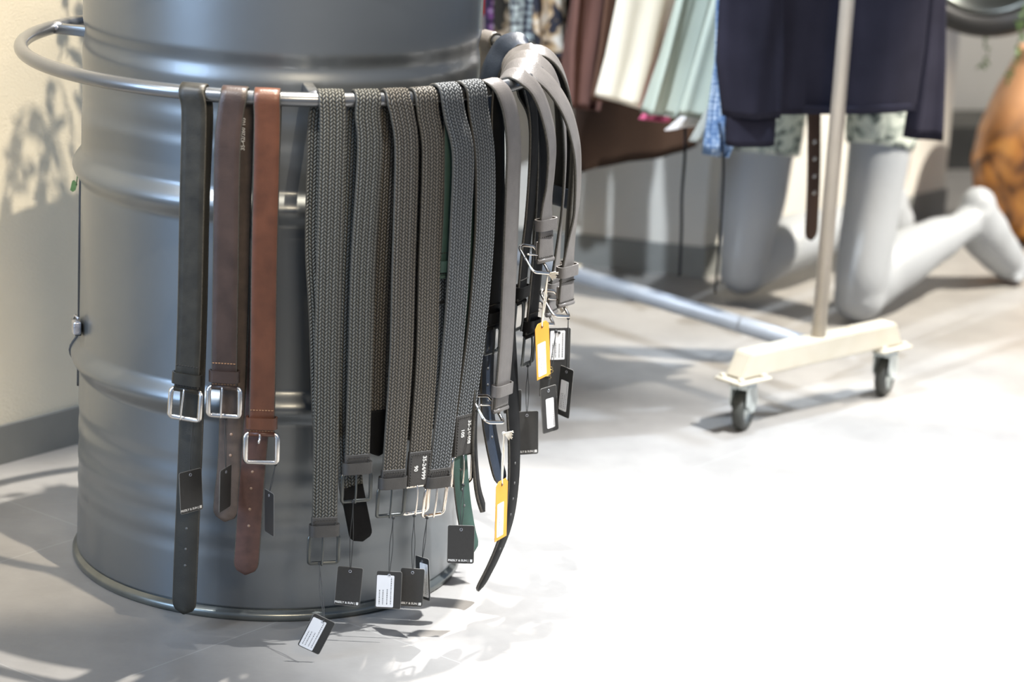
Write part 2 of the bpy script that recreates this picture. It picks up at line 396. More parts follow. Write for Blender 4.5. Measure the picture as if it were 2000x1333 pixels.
def loop_band(O, X, D, Nn, w_, t_, h_, th, mat_, parent, name='keeper_loop'):
    """rectangular band around strap: X width, Nn normal, D length axis"""
    bm = bmesh.new()
    out = rrect(w_+2*th, t_+2*th, min(w_, t_)*0.5+th*0.8, 5); inn = rrect(w_, t_, min(w_, t_)*0.49, 5)
    vs = []
    for dd in (-h_/2, h_/2):
        vs.append([bm.verts.new(O+X*a+Nn*b+D*dd) for a, b in out]); vs.append([bm.verts.new(O+X*a+Nn*b+D*dd) for a, b in inn])
    n = len(out)
    for k in range(n):
        j = (k+1) % n
        bm.faces.new((vs[0][k], vs[0][j], vs[2][j], vs[2][k])); bm.faces.new((vs[1][k], vs[3][k], vs[3][j], vs[1][j]))
        bm.faces.new((vs[0][k], vs[1][k], vs[1][j], vs[0][j])); bm.faces.new((vs[2][k], vs[2][j], vs[3][j], vs[3][k]))
    o = obj(name, bm, mat_, parent); edge_split(o, 50); return o
def add_rod_poly(bm, pts, r, closed=False): add_tube(bm, pts, r, 8, closed, True)
def buckle(O, X, D, Nn, bw, bh, mat_, parent, rnd=0.006, thick=0.0021, prong=0.35, prong_len=1.0):
    """O centre of the bar (top), D down"""
    bm = bmesh.new()
    pts = [O+X*a+D*(bh/2-b)+Nn*(-0.0015+0.004*math.sin(PI*min(1, max(0, (bh/2-b)/bh)))) for a, b in rrect(bw, bh, rnd, 4)]
    add_tube(bm, pts, (thick*1.15, thick*0.8), 10, True, False, flat=Nn)
    o = obj('buckle', bm, mat_, parent)
    bm = bmesh.new(); xo = X*(bw*(prong-0.5)*0.35)
    pp = [O+xo-D*0.002+Nn*0.003, O+xo+D*bh*0.15+Nn*0.0045, O+xo*1.3+D*bh*0.6*prong_len+Nn*0.006, O+xo*1.6+D*(bh*1.03)*prong_len+Nn*0.0055]
    add_tube(bm, resample(catmull(pp, 6), 0.002)[0], 0.0014, 8); obj('prong', bm, mat_, o)
    return o
def stitch_line(pts, Nn, mt, parent, pitch=0.004, r=0.0007):
    """one running thread that dips under the leather between stitches"""
    P, L_ = resample(pts, pitch/4); out = [p+Nn*(0.0016*math.sin(2*PI*i/4)-0.0004) for i, p in enumerate(P)]
    bm = bmesh.new(); add_tube(bm, out, r, 5); return obj('stitching', bm, M[mt], parent)
belt_count = [0]
BELTS = {}
def belt(key, label, front, tail, outer, inner, x_top=None, width=0.035, th=0.0038, Yf=None, Yt=None, psi=None, psi_end=None,
         kind='leather', hardware='silver', bsize=(0.044, 0.041), keeper=True, patch=None, stitch='stitch', group='belts hanging on the ring rail',
         holes=0, hole_mat='hole', fold=0.028, back=False, free=False, rnd=0.006, tip=None, bx=None, top_pts=None, buck=True, kcol=None, keep_at=0.016, prong_len=1.0, lift=0.0, psi_tail=None, bthick=0.0024, wz=0.0, bpose=None):
    t = thing('belt', label, 'belt', (0, 0, 0), group)
    a = rail_at(x_top, back) if x_top is not None else math.radians(psi-90)
    r = Vector((math.cos(a), math.sin(a), 0)); tg = Vector((-math.sin(a), math.cos(a), 0))
    Pr = r*RR+Vector((0, 0, RZ)); rho = RT+th/2+0.0006+lift
    if psi is not None: r_ = math.radians(psi); Wd = Vector((math.cos(r_), math.sin(r_), 0))
    else: Wd = tg
    yf = (Pr.y+r.y*rho if Yf is None else Yf); yt = (Pr.y-r.y*rho if Yt is None else Yt)
    tl = [at(x, y, yt) for x, y in tail]; fr = [at(x, y, yf) for x, y in front]
    if not free:
        arc = [Pr+r*(-math.cos(b)*rho)+Vector((0, 0, math.sin(b)*rho)) for b in (0.0, PI*0.25, PI*0.5, PI*0.75, PI)]
        path = tl[::-1]+arc+fr
    else:
        k = top_pts or []
        path = tl[::-1]+[at(x, y, yy) for x, y, yy in k]+fr
    if psi_end is not None:
        e_ = math.radians(psi_end); W2 = Vector((math.cos(e_), math.sin(e_), 0))
        Wf = lambda s: Wd.lerp(W2, max(0, min(1, (s-0.72)/0.25))).normalized()
    elif psi_tail is not None:
        e_ = math.radians(psi_tail); W2 = Vector((math.cos(e_), math.sin(e_), 0))
        Wf = lambda s: Wd.lerp(W2, max(0, min(1, (0.38-s)/0.25))).normalized()
    else: Wf = Wd
    if wz:
        W0 = Wf; Wf = lambda s: (W0(s) if callable(W0) else W0)+Vector((0, 0, wz))
    outw = r if psi is None else Vector((Wd.y, -Wd.x, 0))
    bm, P, F, sg = ribbon(path, Wf, width, th, tip=(tip if tip is not None else width*0.55), outward=outw)
    t.location = (P[-1]+P[0])/2
    strap = obj('strap', bm, [M[outer], M[inner], M['edge']], t)
    T, w_ = F[-1]; Nn = T.cross(w_)*sg; E = P[-1]
    kc = M[kcol] if kcol else M[outer if kind == 'leather' else 'patch']
    if kind == 'leather':
        b2 = bmesh.new(); add_box(b2, E-T*fold/2-Nn*(th*0.9), (width, fold, th*0.9), basis(w_, T, Nn), 0.0012)
        add_tube(b2, [E-w_*width/2, E+w_*width/2], th*0.95, 10)
        fo = obj('buckle_fold', b2, kc, t)
        for q_ in (0.034, 0.005): stitch_line([E-T*q_-w_*width*0.45+Nn*th*0.55, E-T*q_+w_*width*0.45+Nn*th*0.55], Nn, stitch, fo)
    if patch:
        b2 = bmesh.new(); add_box(b2, E-T*patch/2, (width*1.03, patch, th*1.5), basis(w_, T, Nn), 0.0012); fo = obj('leather_end', b2, M['patch'] if patch > 0 else kc, t)
        o_ = Nn*th*0.78
        stitch_line([E-w_*width*0.43+o_, E-T*(patch-.004)-w_*width*0.43+o_, E-T*(patch-.004)+w_*width*0.43+o_, E+w_*width*0.43+o_], Nn, stitch, fo)
    if keeper:
        loop_band(E-T*keep_at, w_, T, Nn, width+0.003, th*2.4+0.003, 0.016, 0.0022, kc, t)
    if bpose:
        bX = Vector(bpose[0]).normalized(); bD = Vector(bpose[1]); bD = (bD-bX*bD.dot(bX)).normalized(); bN = bD.cross(bX)
        if bN.dot(cpos-E) < 0: bN = -bN
        buckle(E+T*0.001-Nn*0.004, bX, bD, bN, bsize[0], bsize[1], M[hardware], t, rnd, bthick, prong_len=prong_len)
    elif buck: buckle(E+T*0.001, w_, T, Nn, bsize[0], bsize[1], M[hardware], t, rnd, bthick, prong_len=prong_len)
    for k in range(holes):
        i = min(len(P)-2, int((0.075+0.026*k)/0.006)); T2, w2 = F[i]; N2 = T2.cross(w2)*sg
        b2 = bmesh.new(); c = P[i]-N2*(th/2+0.0001)
        add_plate(b2, [(0.0021*math.cos(q*PI/5), 0.0021*math.sin(q*PI/5)) for q in range(10)], c, w2, T2, N2, 0.0006); obj('punched_hole', b2, M[hole_mat], t)
    BELTS[key] = (t, P, F, sg, E)
    return t

belt('B1', 'smooth olive black leather belt with silver buckle, first belt from the left, longest tail', [(379, 225), (375, 400), (371, 600), (367, 715), (364, 762)],
     [(392, 225), (385, 400), (381, 600), (376, 760), (369, 950), (362, 1120), (359, 1200)], 'olive', 'olive_in', 380, holes=4, stitch='stitch', bthick=0.0031, rnd=0.005, bsize=(0.043, 0.040))
belt('B2', 'dark brown leather belt with silver buckle, between the olive black and cognac belts', [(450, 225), (444, 300), (441, 520), (439, 650), (438, 757)],
     [(470, 225), (465, 400), (460, 600), (455, 760), (450, 900), (443, 970), (439, 1019)], 'brown', 'brown_in', 459, holes=3, hole_mat='hole_tan', stitch='stitch_tan', bthick=0.0031, rnd=0.005, bsize=(0.043, 0.040))
belt('B3', 'reddish cognac leather belt with silver buckle, third belt from the left', [(522, 225), (521, 300), (516, 520), (514, 700), (511, 848)],
     [(524, 225), (518, 400), (512, 600), (503, 800), (491, 950), (484, 1060), (479, 1123)], 'cognac', 'cognac_in', 522, holes=4, hole_mat='hole_tan', stitch='stitch_tan', bthick=0.0031, rnd=0.005, bsize=(0.043, 0.040), prong_len=0.28)
bg = dict(kind='braid', hardware='gun', patch=0.027, th=0.0045, stitch='stitch', rnd=0.004, keep_at=0.008, bsize=(0.041, 0.040))
belt('B4', 'olive grey braided belt hanging lowest of the braided belts, dark buckle, beside the gap', [(650, 225), (649, 300), (643, 520), (639, 700), (637, 850), (633, 1046)],
     [(628, 225), (624, 330), (621, 480), (628, 620), (632, 760), (636, 860)], 'braid_green', 'braid_green', 645, tip=0.01, **bg)
belt('B5', 'olive grey braided belt whose worn black leather tip shows below its dark buckle', [(718, 225), (722, 300), (709, 520), (704, 700), (699, 850), (697, 924)],
     [(700, 225), (692, 400), (684, 600), (680, 800), (684, 930), (692, 990)], 'braid_green', 'braid_green', 714, tip=0.01, **bg)
belt('B6', 'brownish grey braided belt with dark buckle and frayed cord knot, third braided from the left', [(786, 225), (794, 300), (788, 520), (783, 700), (772, 870), (766, 953)],
     [(765, 225), (757, 400), (748, 560), (742, 700), (740, 820)], 'braid_brown', 'braid_brown', 771, tip=0.01, **bg)
bs = dict(kind='braid', hardware='chrome', patch=0.027, th=0.0045, rnd=0.005, keep_at=0.008)
belt('B7', 'brownish grey braided belt ending in the leather patch stamped 35-24/999', [(836, 225), (845, 300), (838, 520), (833, 700), (824, 830), (815, 948)],
     [(812, 225), (806, 400), (800, 600), (798, 750), (800, 860)], 'braid_brown', 'braid_brown', 823, tip=0.01, bsize=(0.040, 0.040), kind='braid', hardware='chrome', patch=0.050, th=0.0045, rnd=0.005, keeper=False)
belt('B8', 'blue grey braided belt with a shiny silver buckle behind the stamped patch', [(888, 225), (904, 300), (900, 430), (892, 580), (880, 720), (866, 850), (853, 950)],
     [(872, 225), (868, 400), (866, 600), (860, 750), (856, 840)], 'braid_grey', 'braid_grey', 868, lift=0.0035, width=0.037, tip=0.01, bsize=(0.038, 0.042), **bs)
belt('B9', 'blue grey braided belt at the right end ending in the patch stamped 35-24/408', [(934, 215), (946, 300), (947, 420), (941, 530), (931, 640), (918, 740), (908, 820), (904, 888)],
     [(925, 225), (930, 420), (935, 600), (930, 760), (926, 860), (932, 950), (945, 1000)], 'braid_grey', 'black', 915, lift=0.0035, psi_tail=80, width=0.039, tip=0.01, bsize=(0.040, 0.043), kind='braid', hardware='chrome', patch=0.060, th=0.0045, rnd=0.005, keeper=False)
belt('G', 'dark green leather belt showing its smooth inner side between the braided belts', [(882, 240), (880, 400), (872, 540)],
     [(894, 235), (912, 400), (916, 520), (908, 640), (898, 760), (896, 860), (902, 960), (912, 1030), (924, 1080)], 'green', 'green', 872, width=0.028, th=0.003, hardware='gun', holes=5, bsize=(0.036, 0.036))
# leather tip pieces of the braided tails
def tail_tip(key, pts, Yoff, width, mat_='black', name='tail_tip'):
    t, P, F, sg, E = BELTS[key]; Y = P[0].y+Yoff
    path = [at(x, y, Y) for x, y in pts]; T, w_ = F[0]
    bm, *_r = ribbon(path, w_, width, 0.006, 0.004, tip2=0.012); obj(name, bm, M[mat_], t)
tail_tip('B5', [(686, 950), (694, 990), (707, 1057)], 0, 0.033)
tail_tip('B6', [(740, 800), (738, 850), (738, 890)], 0, 0.028)
# writing on the leather patches and on the brown belt's back
for key, s1, s2, mv in (('B7', '35-24/999', '90', 0.026), ('B9', '35-24/408', '105', 0.033)):
    t, P, F, sg, E = BELTS[key]; T, w_ = F[-1]; Nn = T.cross(w_)*sg; X = T; Yv = Nn.cross(X).normalized()
    if w_.dot(rgt) < 0: w_ = -w_
    O = E-T*mv+Nn*0.0040
    put_text('stamped_number', s1, 0.0085, O+w_*0.006, X, Yv, M['white'], t, 0.0002)
    put_text('stamped_number', s2, 0.0085, O-w_*0.007, X, Yv, M['white'], t, 0.0002)
t, P, F, sg, E = BELTS['B2']
X = Vector((0, 0, 1)); dx = rail_at(459); tg = Vector((-math.sin(dx), math.cos(dx), 0)); 
O = at(475, 262, P[10].y-0.004); put_text('stamped_number', '35-42/260 105', 0.0075, O, X, -tg if (-tg).dot(rgt) < 0 else -tg, M['white'], t, 0.0002)

# grey leather belts on the right
belt('N1', 'smooth navy black leather belt with curved tail showing punched holes left of the grey belt', [(972, 225), (972, 400), (966, 560), (962, 640)],
     [(958, 225), (962, 420), (958, 600), (951, 720), (952, 800), (960, 860), (972, 915), (982, 945)], 'black', 'navyl', 960, width=0.030, hardware='gun', holes=6, bsize=(0.036, 0.036))
POSE = ((0.442, -0.585, -0.654), (-0.364, -0.887, -0.129))
belt('B10', 'wide grey grained leather belt with bright buckle and orange tag, long black tail', [(984, 182), (997, 222), (1003, 285), (1001, 360), (997, 464), (993, 560), (989, 650), (984, 720), (977, 800)],
     [(931, 178), (938, 230), (965, 400), (986, 560), (996, 700), (1001, 800), (1004, 870), (1002, 950), (992, 1020), (973, 1075), (952, 1120), (933, 1155)], 'greyl', 'black', psi=54, psi_tail=62,
     top_pts=[(938, 163, -0.235), (954, 156, -0.242), (970, 164, -0.25)], Yf=-0.255, Yt=-0.215, free=True,
     width=0.037, hardware='chrome', holes=6, bsize=(0.046, 0.043), rnd=0.010, keep_at=0.030, fold=0.04, bthick=0.0026, bpose=POSE)
R_ = dict(free=True, hardware='chrome', rnd=0.009)
belt('C0', 'broad black leather belt looped over the rail farthest back, shining on top', [(1030, 88), (1062, 112), (1088, 150), (1100, 210), (1103, 300), (1096, 400)],
     [(961, 132), (954, 160), (950, 200), (948, 260)], 'navyl', 'black', psi=127, wz=0.2, top_pts=[(974, 106, 0.11), (987, 90, 0.105), (1005, 82, 0.10)], Yf=0.09, Yt=0.11, width=0.040, buck=False, keeper=False, free=True, hardware='gun')
belt('C6', 'matt black leather belt with square dark buckle right of the grey belt', [(1046, 172), (1055, 215), (1060, 300), (1057, 400), (1050, 500), (1043, 580), (1036, 655)],
     [(1050, 230), (1052, 400), (1050, 520)], 'black', 'black', psi=58, top_pts=[(1028, 172, -0.12), (1036, 164, -0.125)], Yf=-0.135, Yt=-0.10, width=0.033, free=True, hardware='gun', bsize=(0.036, 0.042), rnd=0.004)
belt('C5', 'thin black leather belt with small black buckle just behind the wide grey belt', [(1036, 196), (1042, 240), (1041, 320), (1034, 420), (1025, 500), (1017, 590)],
     [(1040, 230), (1042, 330), (1036, 420)], 'black', 'black', psi=62, top_pts=[(1020, 178, -0.14), (1026, 164, -0.15)], Yf=-0.16, Yt=-0.12, width=0.028, free=True, hardware='gun', bsize=(0.03, 0.04), rnd=0.004)
belt('C4', 'outermost thin grey belt arching highest behind the other grey belts', [(1036, 99), (1064, 102), (1090, 126), (1108, 170), (1117, 230), (1118, 320), (1110, 440), (1102, 560)],
     [(986, 130), (984, 150), (984, 215)], 'greyl', 'black', psi=92, top_pts=[(996, 114, 0.03), (1006, 106, 0.03), (1020, 100, 0.03)], Yf=0.02, Yt=0.03, width=0.034, wz=0.35, bsize=(0.034, 0.036), keep_at=0.028, **R_)
belt('C3', 'grey grained leather belt with chrome buckle hanging between two longer grey belts', [(1052, 120), (1078, 146), (1096, 205), (1103, 290), (1100, 380), (1092, 460), (1086, 520), (1077, 612)],
     [(982, 146), (978, 165), (978, 215)], 'greyl', 'black', psi=82, psi_end=60, top_pts=[(992, 126, -0.05), (1008, 114, -0.055), (1030, 110, -0.06)], Yf=-0.068, Yt=-0.04, width=0.034, wz=0.40, bsize=(0.042, 0.036), bpose=POSE, keep_at=0.04, **R_)
belt('C2', 'grey grained leather belt bulging farthest right with black corded tags', [(1044, 140), (1076, 168), (1104, 212), (1120, 260), (1128, 315), (1126, 400), (1115, 470), (1108, 530), (1105, 594)],
     [(978, 158), (974, 180), (974, 215)], 'greyl', 'black', psi=74, psi_end=50, top_pts=[(988, 140, -0.11), (1002, 130, -0.12), (1022, 128, -0.125)], Yf=-0.135, Yt=-0.10, width=0.037, wz=0.45, bsize=(0.046, 0.040), bpose=POSE, keep_at=0.05, **R_)
belt('C1', 'short grey grained leather belt tied with cream string and an orange tag', [(1018, 150), (1046, 176), (1066, 225), (1077, 285), (1074, 350), (1067, 410), (1065, 508)],
     [(972, 172), (968, 190), (970, 225)], 'greyl', 'black', psi=66, psi_end=42, top_pts=[(978, 154, -0.175), (990, 145, -0.185), (1003, 143, -0.19)], Yf=-0.20, Yt=-0.165, width=0.032, wz=0.35, bsize=(0.048, 0.040), bpose=POSE, keep_at=0.052, **R_)
belt('C7', 'pale edged belt looped over the rail beside the upper drum edge', [(974, 110), (976, 150), (976, 190)], [(950, 105), (947, 130), (946, 190)], 'greyl', 'black', x_top=957, back=True, width=0.032, buck=False, keeper=False)


# ------------------------------------------------------------------ price tags
def rot_card(yaw, roll, pitch=0.0):
    X = rgt.copy(); U = Vector((0, 0, 1)); X = Vector((X.x, X.y, 0)).normalized(); F_ = X.cross(U)  # F_ away? X x Z = -Y side (towards camera)
    Mx = Matrix.Rotation(yaw, 3, U)
    X, F_ = Mx @ X, Mx @ F_
    Mr = Matrix.Rotation(roll, 3, F_); X, U = Mr @ X, Mr @ U
    if pitch: Mp = Matrix.Rotation(pitch, 3, X); U, F_ = Mp @ U, Mp @ F_
    return X, U, F_
def price_tag(label, cx, cy, Y, cw, ch, yaw, roll, knot, cardmat='tagblack', cord='cord', brand=True, sticker=None, cut=False, script=False, pitch=0.0, curl=0.0, knot_fray=False, mirror=False):
    Cc = at(cx, cy, Y); X, U, F_ = rot_card(math.radians(yaw), math.radians(roll), math.radians(pitch))
    if F_.dot(cpos-Cc) < 0: F_ = -F_; 
    t = thing('price_tag', label, 'tag', Cc, 'price tags tied to the belts')
    bm = bmesh.new()
    ol = rrect(cw, ch, 0.0025, 3)
    if cut: ol = [(cw/2, ch/2-0.006), (cw/2-0.006, ch/2), (-cw/2+0.006, ch/2), (-cw/2, ch/2-0.006), (-cw/2, -ch/2), (cw/2, -ch/2)]
    hole = Cc+U*(ch/2-0.006)
    # slightly bent card: rows
    rows = 9; n = len(ol)
    add_plate(bm, ol, Cc, X, U, F_, 0.0007)
    if curl:
        bmesh.ops.subdivide_edges(bm, edges=[e for e in bm.edges], cuts=0)
    card = obj('card', bm, M[cardmat], t, False)
    eb = bmesh.new(); add_tube(eb, [Cc+X*a+U*b for a, b in ol], 0.00045, 5, True, False); obj('card_edge', eb, M['tagedge' if cardmat == 'tagblack' else cardmat], card)
    hb = bmesh.new(); add_tube(hb, [hole+X*0.0018*math.cos(q*PI/6)+U*0.0018*math.sin(q*PI/6)+F_*0.0006 for q in range(12)], 0.0005, 5, True, False); obj('eyelet', hb, M['weld' if cardmat == 'tagblack' else 'cognac'], card)
    K = at(knot[0], knot[1], knot[2] if len(knot) > 2 else Y)
    sb = bmesh.new(); r_ = 0.00055 if cord == 'cord' else 0.0010
    for s in (-1, 1):
        mid = K.lerp(hole, 0.5)+X*0.0022*s
        add_tube(sb, resample(catmull([K, K.lerp(hole, 0.2)+X*0.0006*s, mid, hole+U*0.004+X*0.0005*s, hole+F_*0.001], 6), 0.003)[0], r_, 6)
    for q in range(5):
        a = q*1.3; add_tube(sb, [K+Vector((math.cos(a), 0.3, math.sin(a)))*0.0022, K-Vector((math.cos(a), 0.3, math.sin(a)))*0.0022], r_*1.6, 6)
    if knot_fray:
        for q in range(9):
            a = -0.9+q*0.16; d = Vector((math.cos(a), -0.2, math.sin(a)*0.9)); add_tube(sb, [K, K+d*0.006+Vector((0, 0, 0.001*random.random())), K+d*(0.011+0.004*random.random())], 0.0008, 5)
    obj('string', sb, M[cord], t)
    tw = X if X.dot(rgt) > 0 else -X
    if brand:
        O = Cc-U*(ch/2-0.0042)+F_*0.0007
        # keep text upright and readable from the camera side
        Xt = U.cross(F_).normalized()
        ln = put_text('lettering', 'PRESLY & SUN |', 0.0042, O-Xt*0.0032, Xt, U, M['white'], card, 0.00012)
        lb = bmesh.new(); add_box(lb, O+Xt*(cw/2-0.0035), (0.0032, 0.0040, 0.0002), basis(Xt, U, F_)); add_box(lb, O+Xt*(cw/2-0.0035)+F_*0.0001, (0.0012, 0.0004, 0.0003), basis(Xt, U, F_)); obj('emblem', lb, M['white'], card, False)
    if sticker:
        sx, sw, sy, sh = sticker; Xt = U.cross(F_).normalized()
        O = Cc+Xt*sx+U*sy+F_*0.0006
        s2 = bmesh.new(); add_plate(s2, rrect(sw, sh, 0.0015, 3), O, Xt, U, F_, 0.0003); st = obj('sticker', s2, M['paper'], card, False)
        ib = bmesh.new(); random.seed(int(cx))
        for col_, x0 in ((0.34, 0), (0.12, 1), (-0.12, 2), (-0.32, 3)):
            yy = -sh*0.42
            while yy < (sh*0.05 if col_ < 0.3 else sh*0.42):
                l_ = random.uniform(0.0008, 0.0028); add_box(ib, O+Xt*sw*col_+U*(yy+l_/2)+F_*0.0002, (sw*0.055, l_*0.8, 0.0001), basis(Xt, U, F_)); yy += l_+0.0005
        obj('fine_print', ib, M['ink'], st, False)
    if script:
        Xt = U.cross(F_).normalized()
        sc = bmesh.new(); O = Cc-Xt*cw*0.18-U*ch*0.15+F_*0.0008; pts = []
        for q in range(60):
            s = q/59; pts.append(O+U*(0.016*(0.5-s))+Xt*(0.0035*math.sin(s*22)+0.002*math.sin(s*6))+U*0.0016*math.cos(s*22))
        add_tube(sc, pts, 0.00035, 5); obj('gold_script', sc, M['gold'], card)
    return t
ya = -0.40
price_tag('black card tag turned sideways in front of the olive black belt tail', 373, 960, -0.372, 0.035, 0.060, 38, 4, (377, 821, -0.362))
price_tag('narrow edge-on black tag hanging over the dark brown belt tip', 440, 955, -0.385, 0.035, 0.060, 70, 0, (440, 818, -0.375), brand=False)
price_tag('black tag seen nearly edge-on to the right of the cognac belt', 526, 1002, -0.385, 0.035, 0.060, -64, 5, (538, 908, -0.383), brand=False)
price_tag('black brand tag hanging against the drum below the second braided belt', 681, 1146, -0.355, 0.035, 0.057, 0, -3, (690, 981, -0.375))
price_tag('tilted tag with large white sticker nearly touching the floor below the longest braided belt', 618, 1239, -0.436, 0.032, 0.052, 0, -24, (624, 1101, -0.385), brand=False, sticker=(-0.0045, 0.020, -0.002, 0.046))
price_tag('black tag with white sticker on its left half, left of another brand tag', 759, 1153, -0.36, 0.035, 0.055, 0, 0, (768, 1012, -0.36), brand=False, sticker=(-0.0048, 0.024, -0.002, 0.047))
price_tag('black brand tag partly hidden behind the stickered tag at its left', 804, 1148, -0.345, 0.033, 0.056, 0, -1, (809, 1008, -0.345))
price_tag('black tag turned edge-on showing a bluish white sticker strip near the drum rim', 826, 1130, -0.325, 0.034, 0.060, -55, 8, (834, 1012, -0.325), brand=False, sticker=(0.004, 0.020, -0.002, 0.048))
price_tag('square-on black brand tag hanging right of the drum edge by the green tail', 900, 1064, -0.33, 0.037, 0.056, 0, 1.5, (905, 948, -0.31))
price_tag('orange tag on a long cream string in front of the long black tail', 979, 996, -0.33, 0.030, 0.088, 58, 3, (984, 847, -0.33), 'orange', 'string', brand=False, sticker=(-0.003, 0.017, -0.014, 0.050), cut=True, knot_fray=True)
price_tag('orange tag tied to the short grey belt, sticker on its lower half', 1060, 684, -0.20, 0.030, 0.084, 50, 8, (1070, 535, -0.20), 'orange', 'string', brand=False, sticker=(-0.003, 0.018, -0.013, 0.050), cut=True, knot_fray=True)
price_tag('large black tag with white sticker above gold script writing', 1084, 708, -0.11, 0.044, 0.104, 10, 2, (1092, 650, -0.11), brand=False, sticker=(0.003, 0.022, 0.026, 0.044), script=True)
price_tag('small black stickered tag, lower left of the pair in front of the gold script tag', 1073, 800, -0.15, 0.028, 0.070, 35, 8, (1086, 648, -0.13), brand=False, sticker=(0.001, 0.014, -0.006, 0.046))
price_tag('small black stickered tag, right one of the pair in front of the gold script tag', 1103, 766, -0.14, 0.028, 0.074, -48, -3, (1110, 622, -0.12), brand=False, sticker=(-0.001, 0.016, -0.006, 0.046))
price_tag('black brand tag hanging from the square dark buckle, over the bright floor', 1029, 846, -0.12, 0.034, 0.066, 12, 3, (1031, 715, -0.13))
price_tag('half hidden black tag behind the grey belt tail', 1001, 785, -0.10, 0.028, 0.034, 25, 2, (1004, 650, -0.12), brand=False, sticker=(-0.006, 0.01, 0, 0.024))

# ------------------------------------------------------------------ clothes rack on castors
rd = Vector((0.78, 0.62, 0)).normalized(); rl = Vector((-0.62, 0.78, 0)).normalized(); Z = Vector((0, 0, 1))
RC = Vector((0.995, 0.812, 0))
rack = thing('clothes_rack', 'cream enamelled clothes rack on castors with grey poles', 'clothes rack', RC)
M['cream'] = mat('chipped_cream_enamel', (0.70, 0.66, 0.55), 0.4, 0, 0.06, 20)
m, nt, b = nodes('cream_enamel_rusty'); L = nt.links; M['cream'] = m
tc = nt.nodes.new('ShaderNodeTexCoord'); n1 = N_(nt, 'ShaderNodeTexNoise', Scale=22.0, Detail=6.0); L.new(tc.outputs['Object'], n1.inputs['Vector'])
rp = ramp(nt, n1.outputs[0], [(0.0, (0.56, 0.52, 0.43)), (0.66, (0.50, 0.45, 0.35)), (0.70, (0.42, 0.22, 0.08))]); L.new(rp.outputs[0], b.inputs['Base Color']); b.inputs['Roughness'].default_value = 0.4
M['zinc'] = mat('zinc_plate', (0.62, 0.66, 0.64), 0.35, 0.6, 0.15, 40)
M['pole'] = mat('pole_enamel', (0.46, 0.40, 0.33), 0.35, 0.3, 0.05, 20)
M['tubeg'] = mat('grey_tube', (0.30, 0.32, 0.35), 0.5, 0.3, 0.05, 20)
M['wheel'] = mat('wheel_rubber', (0.045, 0.047, 0.042), 0.5, 0, 0.1)
WA = Vector((0.815, 0.660, 0)); WB = Vector((1.165, 0.932, 0))
def base_bar(c0, visible=True):
    bm = bmesh.new(); hl = 0.225; h = 0.044; zc = 0.128
    ol = [(-hl, -h/2), (hl, -h/2), (hl-0.022, h/2), (-hl+0.022, h/2)]
    add_plate(bm, ol, c0+Z*zc, rd, Z, rl, 0.042)
    bmesh.ops.bevel(bm, geom=bm.edges[:], offset=0.0025, segments=2, affect='EDGES')
    return obj('base_bar', bm, M['cream'], rack, False)
def castor(c, ang):
    ca = obj('castor', (lambda bm: (add_box(bm, c+Z*0.101, (0.085, 0.062, 0.005), basis(rd, rl, Z), 0.001), [add_box(bm, c+q*0.03*rd+w2*0.022*rl+Z*0.106, (0.01, 0.01, 0.006), basis(rd, rl, Z), 0.001) for q in (-1, 1) for w2 in (-1, 1)], bm)[-1])(bmesh.new()), M['cream'], rack, False)
    fx = Vector((math.cos(ang), math.sin(ang), 0)); fy = Vector((-fx.y, fx.x, 0))
    bm = bmesh.new(); ax = c+fx*0.018+Z*0.040
    add_lathe(bm, [(0.001, 0.0985), (0.024, 0.0985), (0.026, 0.090), (0.020, 0.086), (0.001, 0.086)], 20, c)
    for s in (-1, 1):
        ol = [(-0.034, 0.046), (0.014, 0.046), (0.026, 0.008), (0.008, -0.006), (-0.008, -0.004), (-0.034, 0.014)]
        add_plate(bm, ol, ax+fy*0.016*s, fx, Z, fy, 0.0025)
    add_box(bm, ax-fx*0.012+Z*0.046, (0.05, 0.035, 0.003), basis(fx, fy, Z))
    obj('fork', bm, M['zinc'], ca, False)
    def disc(bm, prof):
        seg = 40; rings = [[bm.verts.new(ax+fx*r*math.cos(2*PI*k/seg)+Z*r*math.sin(2*PI*k/seg)+fy*y) for k in range(seg)] for r, y in prof]
        for A, B in zip(rings, rings[1:]):
            for k in range(seg): bm.faces.new((A[k], A[(k+1) % seg], B[(k+1) % seg], B[k]))
    bm = bmesh.new(); disc(bm, [(0.026, -0.010), (0.035, -0.011), (0.039, -0.008), (0.040, 0), (0.039, 0.008), (0.035, 0.011), (0.026, 0.010), (0.026, -0.010)])
    wh = obj('wheel', bm, M['wheel'], ca)
    bm = bmesh.new(); disc(bm, [(0.001, -0.013), (0.008, -0.013), (0.009, -0.006), (0.024, -0.005), (0.0265, -0.010), (0.0265, 0.010), (0.024, 0.005), (0.009, 0.006), (0.008, 0.013), (0.001, 0.013)]); obj('hub', bm, M['zinc'], wh)
base_bar(RC)
castor(Vector((RC.x, RC.y, 0))-rd*0.200, math.radians(62)); castor(Vector((RC.x, RC.y, 0))+rd*0.200, math.radians(62))
FE = RC+rl*1.32; base_bar(FE); castor(FE-rd*0.2, math.radians(40)); castor(FE+rd*0.2, math.radians(40))
bm = bmesh.new(); add_tube(bm, [RC+Z*0.148, RC+Z*0.8, RC+Z*1.46], 0.0135, 20); obj('pole', bm, M['pole'], rack)
bm = bmesh.new(); add_tube(bm, [FE+Z*0.148, FE+Z*0.8, FE+Z*1.46], 0.0135, 20); obj('pole', bm, M['pole'], rack)
bm = bmesh.new(); add_tube(bm, [RC+rl*0.02+Z*0.128, FE-rl*0.02+Z*0.128], 0.0165, 20); tb = obj('cross_tube', bm, M['tubeg'], rack)
